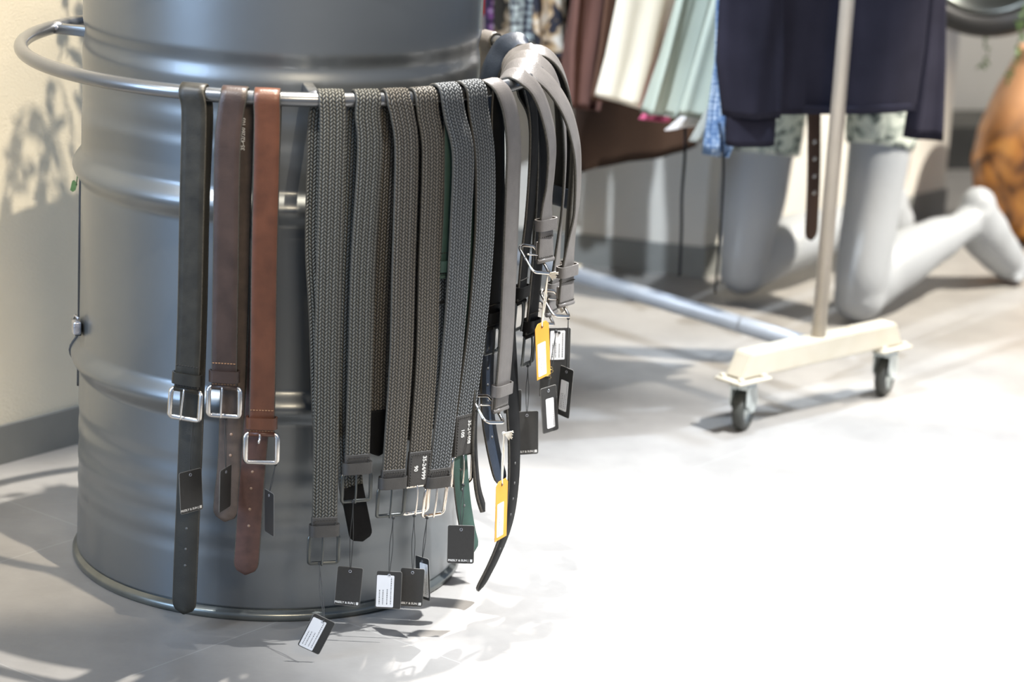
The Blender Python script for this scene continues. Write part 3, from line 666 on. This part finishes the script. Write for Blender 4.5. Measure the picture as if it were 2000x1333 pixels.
bm = bmesh.new(); p_ = RC+rl*0.66+Z*0.144; add_box(bm, p_, (0.03, 0.05, 0.004), basis(rd, rl, Z), 0.001); obj('tube_clip', bm, M['cream'], tb, False)
TOP = 1.47
bm = bmesh.new(); add_tube(bm, [RC-rl*0.12+Z*TOP, FE+rl*0.12+Z*TOP], 0.0135, 20); obj('top_rail', bm, M['pole'], rack)

# ------------------------------------------------------------------ garments hanging on the rack
def fabric(name, col, var=0.08, sc=12, bump=0.3, bs=500, rough=0.95, sheen=0.0):
    return mat(name, col, rough, 0, var, sc, bump, bs, 0.08, 0, sheen)
def blotch(name, cols, sc, thr, dist=0.0):
    m, nt, b = nodes(name); L = nt.links
    tc = nt.nodes.new('ShaderNodeTexCoord'); n1 = N_(nt, 'ShaderNodeTexNoise', Scale=sc, Detail=2.0, Distortion=dist); L.new(tc.outputs['Object'], n1.inputs['Vector'])
    r = ramp(nt, n1.outputs[0], list(zip(thr, cols))); r.color_ramp.interpolation = 'LINEAR'; L.new(r.outputs[0], b.inputs['Base Color']); b.inputs['Roughness'].default_value = 0.85
    return m
def checks(name, c1, c2, c3, sc):
    m, nt, b = nodes(name); L = nt.links
    tc = nt.nodes.new('ShaderNodeTexCoord'); v = N_(nt, 'ShaderNodeTexVoronoi', Scale=sc, Randomness=0.35); L.new(tc.outputs['Object'], v.inputs['Vector'])
    r = ramp(nt, v.outputs['Distance'], [(0.15, c1), (0.35, c2), (0.6, c3)]); L.new(r.outputs[0], b.inputs['Base Color']); b.inputs['Roughness'].default_value = 0.85
    return m
M['navy'] = fabric('navy_cotton', (0.022, 0.021, 0.032), 0.15); M['mint'] = fabric('mint_fleece', (0.43, 0.475, 0.41), 0.04)
M['creamf'] = fabric('cream_cotton', (0.80, 0.73, 0.60), 0.03); M['brownf'] = fabric('mauve_brown_fabric', (0.14, 0.072, 0.058), 0.08); M['brown2'] = fabric('chocolate_fabric', (0.115, 0.062, 0.042))
M['choc'] = fabric('dark_chocolate_cloth', (0.042, 0.026, 0.019)); M['whitef'] = fabric('white_cotton', (0.72, 0.68, 0.66)); M['greyf'] = fabric('grey_cotton', (0.34, 0.35, 0.32))
M['redf'] = fabric('red_cloth', (0.62, 0.08, 0.03)); M['pink'] = fabric('pink_cloth', (0.65, 0.13, 0.24)); M['blackf'] = fabric('black_cloth', (0.012, 0.012, 0.014))
M['leopard'] = blotch('leopard_print', [(0.02, 0.022, 0.035), (0.04, 0.035, 0.04), (0.50, 0.34, 0.18), (0.75, 0.68, 0.58)], 26, (0.40, 0.46, 0.50, 0.66), 0.6)
M['leopard2'] = blotch('dark_leopard_print', [(0.02, 0.018, 0.015), (0.03, 0.025, 0.02), (0.30, 0.22, 0.14), (0.5, 0.42, 0.33)], 34, (0.44, 0.50, 0.54, 0.7), 0.6)
M['knit'] = checks('black_white_knit', (0.80, 0.85, 0.84), (0.55, 0.62, 0.60), (0.03, 0.03, 0.05), 70)
M['dots'] = checks('blue_dotted_cloth', (0.70, 0.75, 0.82), (0.30, 0.42, 0.60), (0.09, 0.17, 0.34), 120)
M['sequin'] = checks('purple_sequins', (0.95, 0.95, 1.0), (0.30, 0.08, 0.32), (0.02, 0.015, 0.04), 60)
def garment_rows(rows, c0, n, thick, folds, amp, seg=56, phase=0.0, fold_grow=True):
    """rows: list of (P_left, P_right) top to bottom in the garment plane; closed soft shell; hem is open with thickness"""
    bm = bmesh.new(); rings = []; m_ = len(rows)
    for j, (A, B) in enumerate(rows):
        g = (j/(m_-1))**0.7 if fold_grow else 1.0; ring = []
        Cn = (A+B)/2; H = (B-A)/2
        for k in range(seg):
            a = 2*PI*k/seg; cs, sn = math.cos(a), math.sin(a)
            u = (abs(cs)**0.75)*(1 if cs > 0 else -1)
            off = (1 if sn > 0 else -1)*(abs(sn)**0.8)*thick*(0.55+0.45*g) + amp*g*math.sin(folds*u*PI+phase+0.4*j/m_)+amp*0.4*g*math.sin(folds*2.3*u*PI+phase*2)
            ring.append(bm.verts.new(Cn+H*u+n*off))
        rings.append(ring)
    for a, b_ in zip(rings, rings[1:]):
        for k in range(seg): bm.faces.new((a[k], a[(k+1) % seg], b_[(k+1) % seg], b_[k]))
    # turned-in hem so the shell has thickness
    last = rings[-1]; cen = sum((v.co for v in last), Vector())/seg
    inner = [bm.verts.new(v.co+(Vector((cen.x, cen.y, v.co.z))-v.co)*0.03+Z*0.002) for v in last]
    for k in range(seg): bm.faces.new((last[k], last[(k+1) % seg], inner[(k+1) % seg], inner[k]))
    bm.faces.new(inner); bm.faces.new(rings[0][::-1])
    return bm
def rows_from(s, left, right, n=16, top=True, noff=0.0, ztop=1.40, neck=0.07):
    """left/right pixel edge lists top->bottom (same plane at distance s along the rack)"""
    P = RC+rl*s-rl*noff
    n_ = -rl
    Lp = [onplane(x, y, P, n_) for x, y in left]; Rp = [onplane(x, y, P, n_) for x, y in right]
    out = []
    if top:   # shoulders and neck above the frame
        c = P.copy(); wL = (Lp[0]-c).dot(rd); wR = (Rp[0]-c).dot(rd)
        for z_, f in ((ztop+0.055, 0.0), (ztop, 0.0), (ztop-0.03, 0.45), (ztop-0.07, 0.85), (ztop-0.13, 1.0), (1.1, 1.0), (0.95, 1.0)):
            l_ = -neck*(1-f)*0.6+min(wL, -0.10)*f; r__ = neck*(1-f)*0.6+max(wR, 0.10)*f
            out.append((c+rd*l_+Z*z_, c+rd*r__+Z*z_))
    m_ = n
    for j in range(m_+1):
        t = j/m_
        def ev(Q):
            x = t*(len(Q)-1); i = min(int(x), len(Q)-2); return Q[i].lerp(Q[i+1], x-i)
        out.append((ev(Lp), ev(Rp)))
    return out
def garment(name, label, cat, s, left, right, mt, thick=0.016, folds=2.0, amp=0.012, phase=0.0, top=True, group='garments on the rack', neck=0.07):
    rows = rows_from(s, left, right, top=top, neck=neck)
    t = thing(name, label, cat, RC+rl*s+Z*TOP, group)
    bm = garment_rows(rows, None, -rl, thick, folds, amp, phase=phase); o = obj('cloth_body', bm, M[mt], t); return t, rows
# navy cardigan nearest the pole
nav, _ = garment('cardigan', 'dark navy button cardigan hanging foremost behind the pale pole', 'cardigan', 0.095, [(1515, -60), (1517, 100), (1522, 222)], [(1822, -60), (1806, 100), (1788, 217)], 'navy', 0.020, 1.6, 0.006, 0.5)
def sleeve(par, s, pts_l, pts_r, mt, noff, cuff=None, thick=0.028):
    rows = rows_from(s, pts_l, pts_r, top=False, n=14, noff=noff)
    sh = [(rows[0][0]+Z*0.55+rd*0.0, rows[0][1]+Z*0.55), (rows[0][0]+Z*0.3, rows[0][1]+Z*0.3)]
    bm = garment_rows(sh+rows, None, -rl, thick, 1.3, 0.005, seg=32, phase=noff*60); return obj('sleeve', bm, M[mt], par)
sl = sleeve(nav, 0.095, [(1412, -60), (1405, 120), (1420, 228)], [(1524, -60), (1522, 120), (1512, 228)], 'navy', 0.045)
rows = rows_from(0.095, [(1420, 222), (1424, 285)], [(1513, 224), (1505, 281)], top=False, n=5, noff=0.045); bm = garment_rows(rows, None, -rl, 0.024, 1, 0.002, seg=28); obj('cuff', bm, M['navy'], sl)
sr = sleeve(nav, 0.095, [(1812, -60), (1790, 120), (1765, 268)], [(1842, -60), (1840, 120), (1834, 273)], 'navy', -0.03, thick=0.022)
# placket and hem band of the cardigan
pn = RC+rl*0.095+rl*-0.030
def strip(name, px4, P, mt, th=0.003, par=None):
    q = [onplane(x, y, P, -rl) for x, y in px4]; bm = bmesh.new()
    f = [bm.verts.new(v-rl*th) for v in q]; k = [bm.verts.new(v+rl*th) for v in q]; bm.faces.new(f); bm.faces.new(k[::-1])
    for i in range(len(q)): bm.faces.new((f[i], k[i], k[(i+1) % len(q)], f[(i+1) % len(q)]))
    return obj(name, bm, M[mt], par, False)
strip('button_band', [(1523, -60), (1578, -60), (1570, 212), (1522, 213)], pn, 'navy', 0.003, nav)
strip('hem_band', [(1520, 206), (1640, 210), (1780, 204), (1788, 214), (1640, 222), (1522, 224)], RC+rl*0.095-rl*0.024, 'navy', 0.004, nav)
garment('dotted_blouse', 'blue and white dotted blouse edge showing left of the navy sleeve', 'blouse', 0.19, [(1402, -60), (1400, 120), (1380, 303)], [(1520, -60), (1500, 120), (1416, 306)], 'dots', 0.012, 3, 0.006)
garment('grey_top', 'plain grey top peeking out below the mint skirt', 'top', 0.235, [(1440, -60), (1402, 120), (1388, 200), (1346, 276)], [(1500, -60), (1460, 120), (1440, 200), (1412, 280)], 'greyf', 0.010, 2, 0.004)
garment('mint_skirt', 'mint green flared garment, right one of two, partly behind the navy sleeve', 'skirt', 0.27, [(1412, -60), (1365, 110), (1332, 227)], [(1470, -60), (1440, 110), (1400, 232)], 'mint', 0.016, 1.0, 0.010, 1.2)
garment('white_top', 'white top hem hanging lower than the mint garments', 'top', 0.30, [(1430, -60), (1400, 80), (1350, 215), (1302, 256)], [(1440, -60), (1420, 80), (1400, 200), (1378, 236)], 'whitef', 0.010, 1.0, 0.005)
garment('mint_jumper', 'mint green fleece garment, left one of two, beside the cream one', 'jumper', 0.35, [(1335, -60), (1290, 110), (1256, 222)], [(1425, -60), (1375, 110), (1335, 228)], 'mint', 0.020, 1.6, 0.012, 0.3)
garment('pink_top', 'small strip of a pink top below the mint garments', 'top', 0.385, [(1400, -60), (1340, 110), (1250, 234)], [(1380, -60), (1340, 110), (1306, 238)], 'pink', 0.008, 1.0, 0.004)
garment('cream_jumper', 'bright cream cotton garment hanging left of the mint ones', 'jumper', 0.43, [(1222, -60), (1190, 110), (1172, 190)], [(1345, -60), (1300, 110), (1262, 216)], 'creamf', 0.024, 1.2, 0.010, 0.9)
garment('brown_skirt', 'chocolate brown garment half hidden left of the cream one', 'skirt', 0.50, [(1190, -60), (1172, 90), (1156, 196)], [(1300, -60), (1270, 90), (1240, 200)], 'brown2', 0.014, 1.2, 0.008)
garment('mauve_dress', 'mauve brown draped garment left of the cream one', 'dress', 0.57, [(1122, -60), (1104, 90), (1098, 208)], [(1230, -60), (1195, 90), (1158, 213)], 'brownf', 0.022, 2.2, 0.014, 2.0)
garment('long_brown_coat', 'very dark brown long coat hanging lowest behind the other clothes', 'coat', 0.66, [(1110, -60), (1115, 150), (1118, 336)], [(1400, -60), (1385, 150), (1368, 286)], 'choc', 0.014, 1.5, 0.008)
garment('leopard_blouse', 'leopard print blouse in cream, tan and blue grey', 'blouse', 0.72, [(1036, -60), (1038, 60), (1050, 112)], [(1110, -60), (1108, 60), (1105, 112)], 'leopard', 0.016, 1.6, 0.010)
garment('black_dress', 'black dress gap between the leopard and the mauve garments', 'dress', 0.78, [(1045, -60), (1050, 60), (1060, 150)], [(1130, -60), (1128, 60), (1125, 150)], 'blackf', 0.012, 1.6, 0.006)
garment('knit_cardigan', 'black and white chunky checked knit left of the leopard blouse', 'cardigan', 0.82, [(998, -60), (1000, 40), (1003, 80)], [(1060, -60), (1055, 40), (1050, 80)], 'knit', 0.016, 1.2, 0.008)
garment('dark_leopard_top', 'dark leopard print top left of the checked knit', 'top', 0.88, [(964, -60), (966, 40), (968, 78)], [(1020, -60), (1018, 40), (1016, 78)], 'leopard2', 0.012, 1.2, 0.006)
garment('sequin_top', 'sparkling purple sequin top next to the drum edge', 'top', 0.94, [(946, -60), (947, 60), (948, 130)], [(990, -60), (988, 60), (985, 130)], 'sequin', 0.010, 1.2, 0.004)
garment('red_jacket', 'bright red garment sliver at the upper drum edge', 'jacket', 1.0, [(905, -60), (905, 0), (905, 28)], [(955, -60), (955, 0), (952, 28)], 'redf', 0.010, 1.2, 0.004)
# ties and loose belt hanging from the clothes
def cordthing(name, label, cat, pts, s, r, mt, flat=None):
    P = RC+rl*s; q = [onplane(x, y, P, -rl) for x, y in pts]; bm = bmesh.new()
    add_tube(bm, resample(catmull(q, 6), 0.01)[0], r, 8); o = obj(name, bm, M[mt]); tag(o, label, cat); return o
cordthing('tie_cord', 'long black tie cord hanging below the dotted blouse', 'cord', [(1405, 240), (1413, 320), (1409, 420), (1403, 500), (1396, 573)], 0.165, 0.0022, 'blackf')
cordthing('tie_cord', 'black tie cord with a flat end hanging below the dark brown coat', 'cord', [(1338, 230), (1338, 300), (1332, 380), (1331, 450), (1327, 540)], 0.325, 0.0028, 'blackf')
bt = thing('belt', 'dark brown leather belt with eyelets hanging from the clothes rack by the pole', 'belt', at(1590, 300, 0.88))
P = RC+rl*0.145; path = [onplane(x, y, P, -rl) for x, y in ((1583, -60), (1588, 60), (1590, 240), (1589, 350), (1584, 470))]
bm, PP, FF, sg = ribbon(path, rd, 0.036, 0.004, tip2=0.022); obj('strap', bm, M['choc'], bt)
for yy in (277, 310, 344, 376):
    c = onplane(1589, yy, P, -rl)-rl*0.0024; bm = bmesh.new(); add_tube(bm, [c+rd*0.003*math.cos(q*PI/6)+Z*0.003*math.sin(q*PI/6) for q in range(12)], 0.0008, 6, True, False); obj('eyelet', bm, M['silver'], bt)

# ------------------------------------------------------------------ kneeling mannequin
M['mann'] = mat('mannequin_enamel', (0.33, 0.345, 0.36), 0.5, 0, 0.01, 6)
KR = Vector((1.222, 1.50, 0.052)); KL = Vector((1.004, 1.672, 0.058))
man = thing('mannequin', 'pale grey shop mannequin kneeling on the floor in patterned shorts', 'mannequin', (1.15, 1.6, 0))
def limb(bm, pts, rad, seg=24):
    P = catmull([Vector(p) for p in pts], 6); 
    R = []
    for i in range(len(pts)-1):
        for k in range(6):
            t = k/6; a, b_ = rad[i], rad[i+1]; t = t*t*(3-2*t); R.append(tuple(a[q]+(b_[q]-a[q])*t for q in (0, 1)) if isinstance(a, tuple) else (a+(b_-a)*t,)*2)
    R.append(rad[-1] if isinstance(rad[-1], tuple) else (rad[-1],)*2)
    add_tube(bm, P, R, seg)
def ball(bm, c, r, sc=(1, 1, 1)):
    q = bmesh.ops.create_icosphere(bm, subdivisions=3, radius=r); bmesh.ops.transform(bm, matrix=Matrix.Translation(Vector(c)) @ Matrix.Diagonal((*sc, 1)), verts=q['verts'])
bm = bmesh.new()
HR = Vector((1.265, 1.60, 0.47)); HL = Vector((1.035, 1.75, 0.48))
def leg(K, H, A, T_, r_knee, r_mid, r_top, shift):
    limb(bm, [K+Vector((-0.004, -0.004, -0.02)), K+Vector((0, 0, 0.05)), K.lerp(H, 0.40), K.lerp(H, 0.78), H], [r_knee*0.75, r_knee, r_mid, r_top, r_top])
    ball(bm, K, r_knee*0.98, (1, 1, 0.95))
    d = (A-K); cm = K.lerp(A, 0.35)+Vector((0, 0, 0.022)); limb(bm, [K+d*0.02, K.lerp(A, 0.15)+Z*0.012, cm, K.lerp(A, 0.65)+Z*0.012, K.lerp(A, 0.88), A], [0.048, 0.055, 0.062, 0.050, 0.036, 0.036])
    # foot on its toes: heel up, sole facing backwards
    dh = Vector((d.x, d.y, 0)).normalized(); side = Vector((-dh.y, dh.x, 0))
    ballp = T_+Z*0.036+dh*0.004
    limb(bm, [A+dh*0.012+Z*0.030, A.lerp(ballp, 0.25)+dh*0.012, A.lerp(ballp, 0.6)+dh*0.002, ballp], [0.045, 0.057, 0.050, 0.040], 20)
    ball(bm, A+dh*0.026+Z*0.032, 0.041, (1, 1, 1.05)); ball(bm, ballp+side*0.014, 0.032); ball(bm, ballp-side*0.014, 0.031); ball(bm, A, 0.038)
    for k in range(5):
        o_ = side*(-0.034+0.017*k); r_ = 0.0105 if k in (0,) else 0.0085
        limb(bm, [ballp+o_-dh*0.004, ballp+o_-dh*0.020-Z*0.016, ballp+o_-dh*(0.040-0.004*k)-Z*0.0215], [r_*1.1, r_, r_*0.9], 10)
AR = at(1896, 432, 1.80); AL = at(1725, 420, 2.02)
TR = ground(1972, 552); TL = Vector((AL.x+0.055, AL.y+0.06, 0))
leg(KR, HR, AR, Vector((TR.x, TR.y, 0)), 0.056, 0.060, 0.066, 0); leg(KL, HL, AL, TL, 0.054, 0.074, 0.082, 0)
HC = (HR+HL)/2
limb(bm, [HC+Z*(-0.02), HC+Z*0.09, HC+Z*0.24, HC+Z*0.40, HC+Z*0.50, HC+Z*0.54, HC+Z*0.62], [(0.155, 0.10), (0.165, 0.105), (0.125, 0.085), (0.17, 0.10), (0.15, 0.08), (0.06, 0.055), (0.05, 0.05)], 32)
body = obj('mannequin_body', bm, M['mann'], man)
rm = body.modifiers.new('rm', 'REMESH'); rm.mode = 'VOXEL'; rm.voxel_size = 0.006; rm.use_smooth_shade = True
sm = body.modifiers.new('sm', 'SMOOTH'); sm.factor = 0.6; sm.iterations = 10
M['news'] = blotch('newspaper_print', [(0.045, 0.06, 0.055), (0.30, 0.34, 0.30), (0.58, 0.62, 0.54)], 30, (0.36, 0.42, 0.52), 1.5)
bm = bmesh.new()
for K, H, r1, r2, tl in ((KR, HR, 0.074, 0.084, 0.74), (KL, HL, 0.092, 0.100, 0.60)):
    limb(bm, [K.lerp(H, tl), K.lerp(H, 0.85), H+Z*0.03], [r1, (r1+r2)/2, r2])
limb(bm, [HC-Z*0.03, HC+Z*0.05, HC+Z*0.17], [(0.165, 0.115), (0.175, 0.118), (0.15, 0.10)], 32)
so = obj('shorts', bm, M['news'], man); rm = so.modifiers.new('rm', 'REMESH'); rm.mode = 'VOXEL'; rm.voxel_size = 0.007; rm.use_smooth_shade = True

# ------------------------------------------------------------------ vase, tyre, plants at the right
def shader_vase():
    m, nt, b = nodes('amber_glaze'); L = nt.links
    tc = nt.nodes.new('ShaderNodeTexCoord'); n1 = N_(nt, 'ShaderNodeTexNoise', Scale=9.0, Detail=6.0, Distortion=1.2); L.new(tc.outputs['Object'], n1.inputs['Vector'])
    sp = nt.nodes.new('ShaderNodeSeparateXYZ'); L.new(tc.outputs['Object'], sp.inputs[0])
    r = ramp(nt, n1.outputs[0], [(0.36, (0.11, 0.045, 0.015)), (0.48, (0.42, 0.17, 0.04)), (0.62, (0.66, 0.30, 0.07))])
    r2 = ramp(nt, sp.outputs[2], [(0.26, (0, 0, 0)), (0.36, (1, 1, 1))])
    mx = nt.nodes.new('ShaderNodeMixRGB'); L.new(r2.outputs[0], mx.inputs[0]); L.new(r.outputs[0], mx.inputs[1]); mx.inputs[2].default_value = (0.62, 0.33, 0.17, 1)
    L.new(mx.outputs[0], b.inputs['Base Color']); b.inputs['Roughness'].default_value = 0.3; return m
M['vase'] = shader_vase()
Pv = at(2036, 330, 2.35); vase = thing('floor_vase', 'large amber and brown glazed floor vase at the right edge', 'vase', (Pv.x, Pv.y, 0))
bm = bmesh.new(); add_lathe(bm, [(0.001, 0.0), (0.085, 0.0), (0.125, 0.04), (0.160, 0.11), (0.172, 0.185), (0.162, 0.265), (0.130, 0.36), (0.098, 0.43), (0.085, 0.455), (0.088, 0.468), (0.080, 0.468), (0.076, 0.45), (0.09, 0.42)], 64, (Pv.x, Pv.y, 0)); obj('vase_body', bm, M['vase'], vase)
Pt = at(1934, -120, 2.2); ty = thing('tyre', 'black rubber tyre hanging at the top right corner above the vase', 'tyre', Pt)
vd = (cpos-Pt); vd.z = 0; vd.normalize(); vx = Vector((-vd.y, vd.x, 0)); Rb = 0.172
bm = bmesh.new(); rings = []
prof = [(0.0, -0.045), (0.013, -0.055), (0.040, -0.05), (0.052, -0.030), (0.055, 0.0), (0.052, 0.030), (0.040, 0.05), (0.013, 0.055), (0.0, 0.045), (-0.002, 0.0)]
for k in range(72):
    a = 2*PI*k/72; d = vx*math.cos(a)+Z*math.sin(a); rings.append([bm.verts.new(Pt+d*(Rb+r)+vd*y) for r, y in prof])
for k in range(72):
    A, B = rings[k], rings[(k+1) % 72]
    for j in range(len(prof)): bm.faces.new((A[j], A[(j+1) % len(prof)], B[(j+1) % len(prof)], B[j]))
obj('rubber_ring', bm, M['rubber'], ty)
bm = bmesh.new(); rings = []
for k in range(72):
    a = 2*PI*k/72; d = vx*math.cos(a)+Z*math.sin(a); rings.append([bm.verts.new(Pt+d*(Rb+r)+vd*y) for r, y in ((-0.001, 0.045), (-0.010, 0.05), (-0.016, 0.03), (-0.05, 0.012), (-0.05, 0.002), (-0.014, 0.0), (-0.001, -0.04))])
for k in range(72):
    A, B = rings[k], rings[(k+1) % 72]
    for j in range(7): bm.faces.new((A[j], A[(j+1) % 7], B[(j+1) % 7], B[j]))
obj('wheel_rim', bm, M['gun'], ty)
bm = bmesh.new(); add_tube(bm, [Pt+Z*(Rb+0.05), Pt+Z*(Rb+0.9), Pt+Z*2.0], 0.004, 8); obj('rope', bm, M['string'], ty)
M['leaf'] = mat('leaf_green', (0.13, 0.22, 0.075), 0.5, 0, 0.3, 60); M['stem'] = mat('plant_stem', (0.10, 0.13, 0.05), 0.7)
def leafy(name, label, paths, n, ls, parent_loc, group=None, cover=None):
    t = thing(name, label, 'plant', parent_loc, group)
    bm = bmesh.new(); lb = bmesh.new()
    for pts in paths:
        P, L_ = resample(catmull(pts, 6), 0.01); add_tube(bm, P, 0.0012, 5)
        for k in range(n):
            s = random.uniform(0.05, 1); i = min(len(P)-1, int(s*(len(P)-1)))
            d = Vector((random.uniform(-1, 1), random.uniform(-1, 1), random.uniform(-1.0, 0.3))).normalized(); sd = d.cross(Vector((random.random(), random.random(), random.random()))).normalized(); nn = d.cross(sd)
            l = ls*random.uniform(0.7, 1.2); w2 = l*0.24; p = P[i]
            v = [p, p+d*l*0.3+sd*w2+nn*l*.04, p+d*l*0.7+sd*w2*0.8, p+d*l, p+d*l*0.7-sd*w2*0.8, p+d*l*0.3-sd*w2+nn*l*.04]
            v = [lb.verts.new(x) for x in v]; m1 = lb.verts.new(p+d*l*0.5-nn*l*0.06)
            for a_ in range(6): lb.faces.new((v[a_], v[(a_+1) % 6], m1))
    obj('stem', bm, M['stem'], t); obj('leaves', lb, M['leaf'], t); return t
leafy('hanging_sprig', 'small leafy sprig hanging below the tyre', [[at(1925, 20, 2.25), at(1923, 80, 2.25), at(1930, 110, 2.25), at(1905, 135, 2.25)]], 22, 0.016, at(1925, 60, 2.25))
leafy('hanging_sprig', 'leafy sprig with pale tips trailing in front of the amber vase', [[at(2000, 10, 2.1), at(1992, 70, 2.1), at(1980, 130, 2.1), at(1966, 170, 2.1)]], 30, 0.018, at(1990, 60, 2.1))
# trailing plant on top of the drum, draping behind it
pot = thing('plant_pot', 'trailing green plant standing on the drum, one leaf showing at its left side', 'plant', (-0.12, 0.10, ZT-0.018))
bm = bmesh.new(); add_lathe(bm, [(0.001, ZT-0.018), (0.065, ZT-0.018), (0.08, ZT+0.10), (0.075, ZT+0.10), (0.07, ZT+0.085), (0.001, ZT+0.085)], 40, (-0.12, 0.10, 0)); obj('pot', bm, M['wheel'], pot)
bm = bmesh.new(); lb = bmesh.new(); random.seed(11); c = Vector((-0.12, 0.10, ZT+0.09))
def leaf(p, l):
    d = Vector((random.uniform(-.8, .8), random.uniform(-.8, .8), random.uniform(-1, 0.2))).normalized(); sd = d.cross(Vector((random.random(), 1, 0.2))).normalized(); w2 = l*0.28
    v = [lb.verts.new(x) for x in (p, p+d*l*0.3+sd*w2, p+d*l*0.7+sd*w2*.8, p+d*l, p+d*l*0.7-sd*w2*.8, p+d*l*0.3-sd*w2)]; lb.faces.new(v)
for k in range(8):
    a = math.radians(95+k*19+random.uniform(-4, 4)); dv = Vector((math.cos(a), math.sin(a), 0)); h_ = random.uniform(0.04, 0.30); e_ = random.uniform(0.07, 0.15)
    P, L_ = resample(catmull([c-Z*0.03, c+dv*e_*0.4+Z*h_*0.8, c+dv*e_*0.8+Z*h_, c+dv*e_+Z*(h_-0.09), c+dv*(e_+0.01)+Z*max(-0.06, h_-0.20)], 6), 0.01); add_tube(bm, P, 0.0013, 5)
    for q in range(20): leaf(P[random.randrange(2, len(P))], random.uniform(0.022, 0.036))
av = math.radians(158); ev_ = Vector((math.cos(av), math.sin(av), 0)); tipz = at(152, 372, 0.06).z
P, L_ = resample(catmull([c-Z*0.03, c+ev_*0.12+Z*0.05, ev_*0.300+Z*(ZT+0.02), ev_*0.300+Z*(ZT-0.08), ev_*0.302+Z*(ZT-0.2), Vector((-0.2985, 0.058, tipz+0.008))], 6), 0.01); add_tube(bm, P, 0.0011, 5)
p = P[-1]; v = [lb.verts.new(p+Vector(x)) for x in ((0.002, 0, 0.002), (-0.003, 0.0, 0.008), (-0.006, 0.001, 0.006), (-0.009, 0.002, -0.008), (-0.005, 0.003, -0.011), (-0.001, 0.003, -0.008))]; lb.faces.new(v)
obj('stem', bm, M['stem'], pot); obj('leaves', lb, M['leaf'], pot)
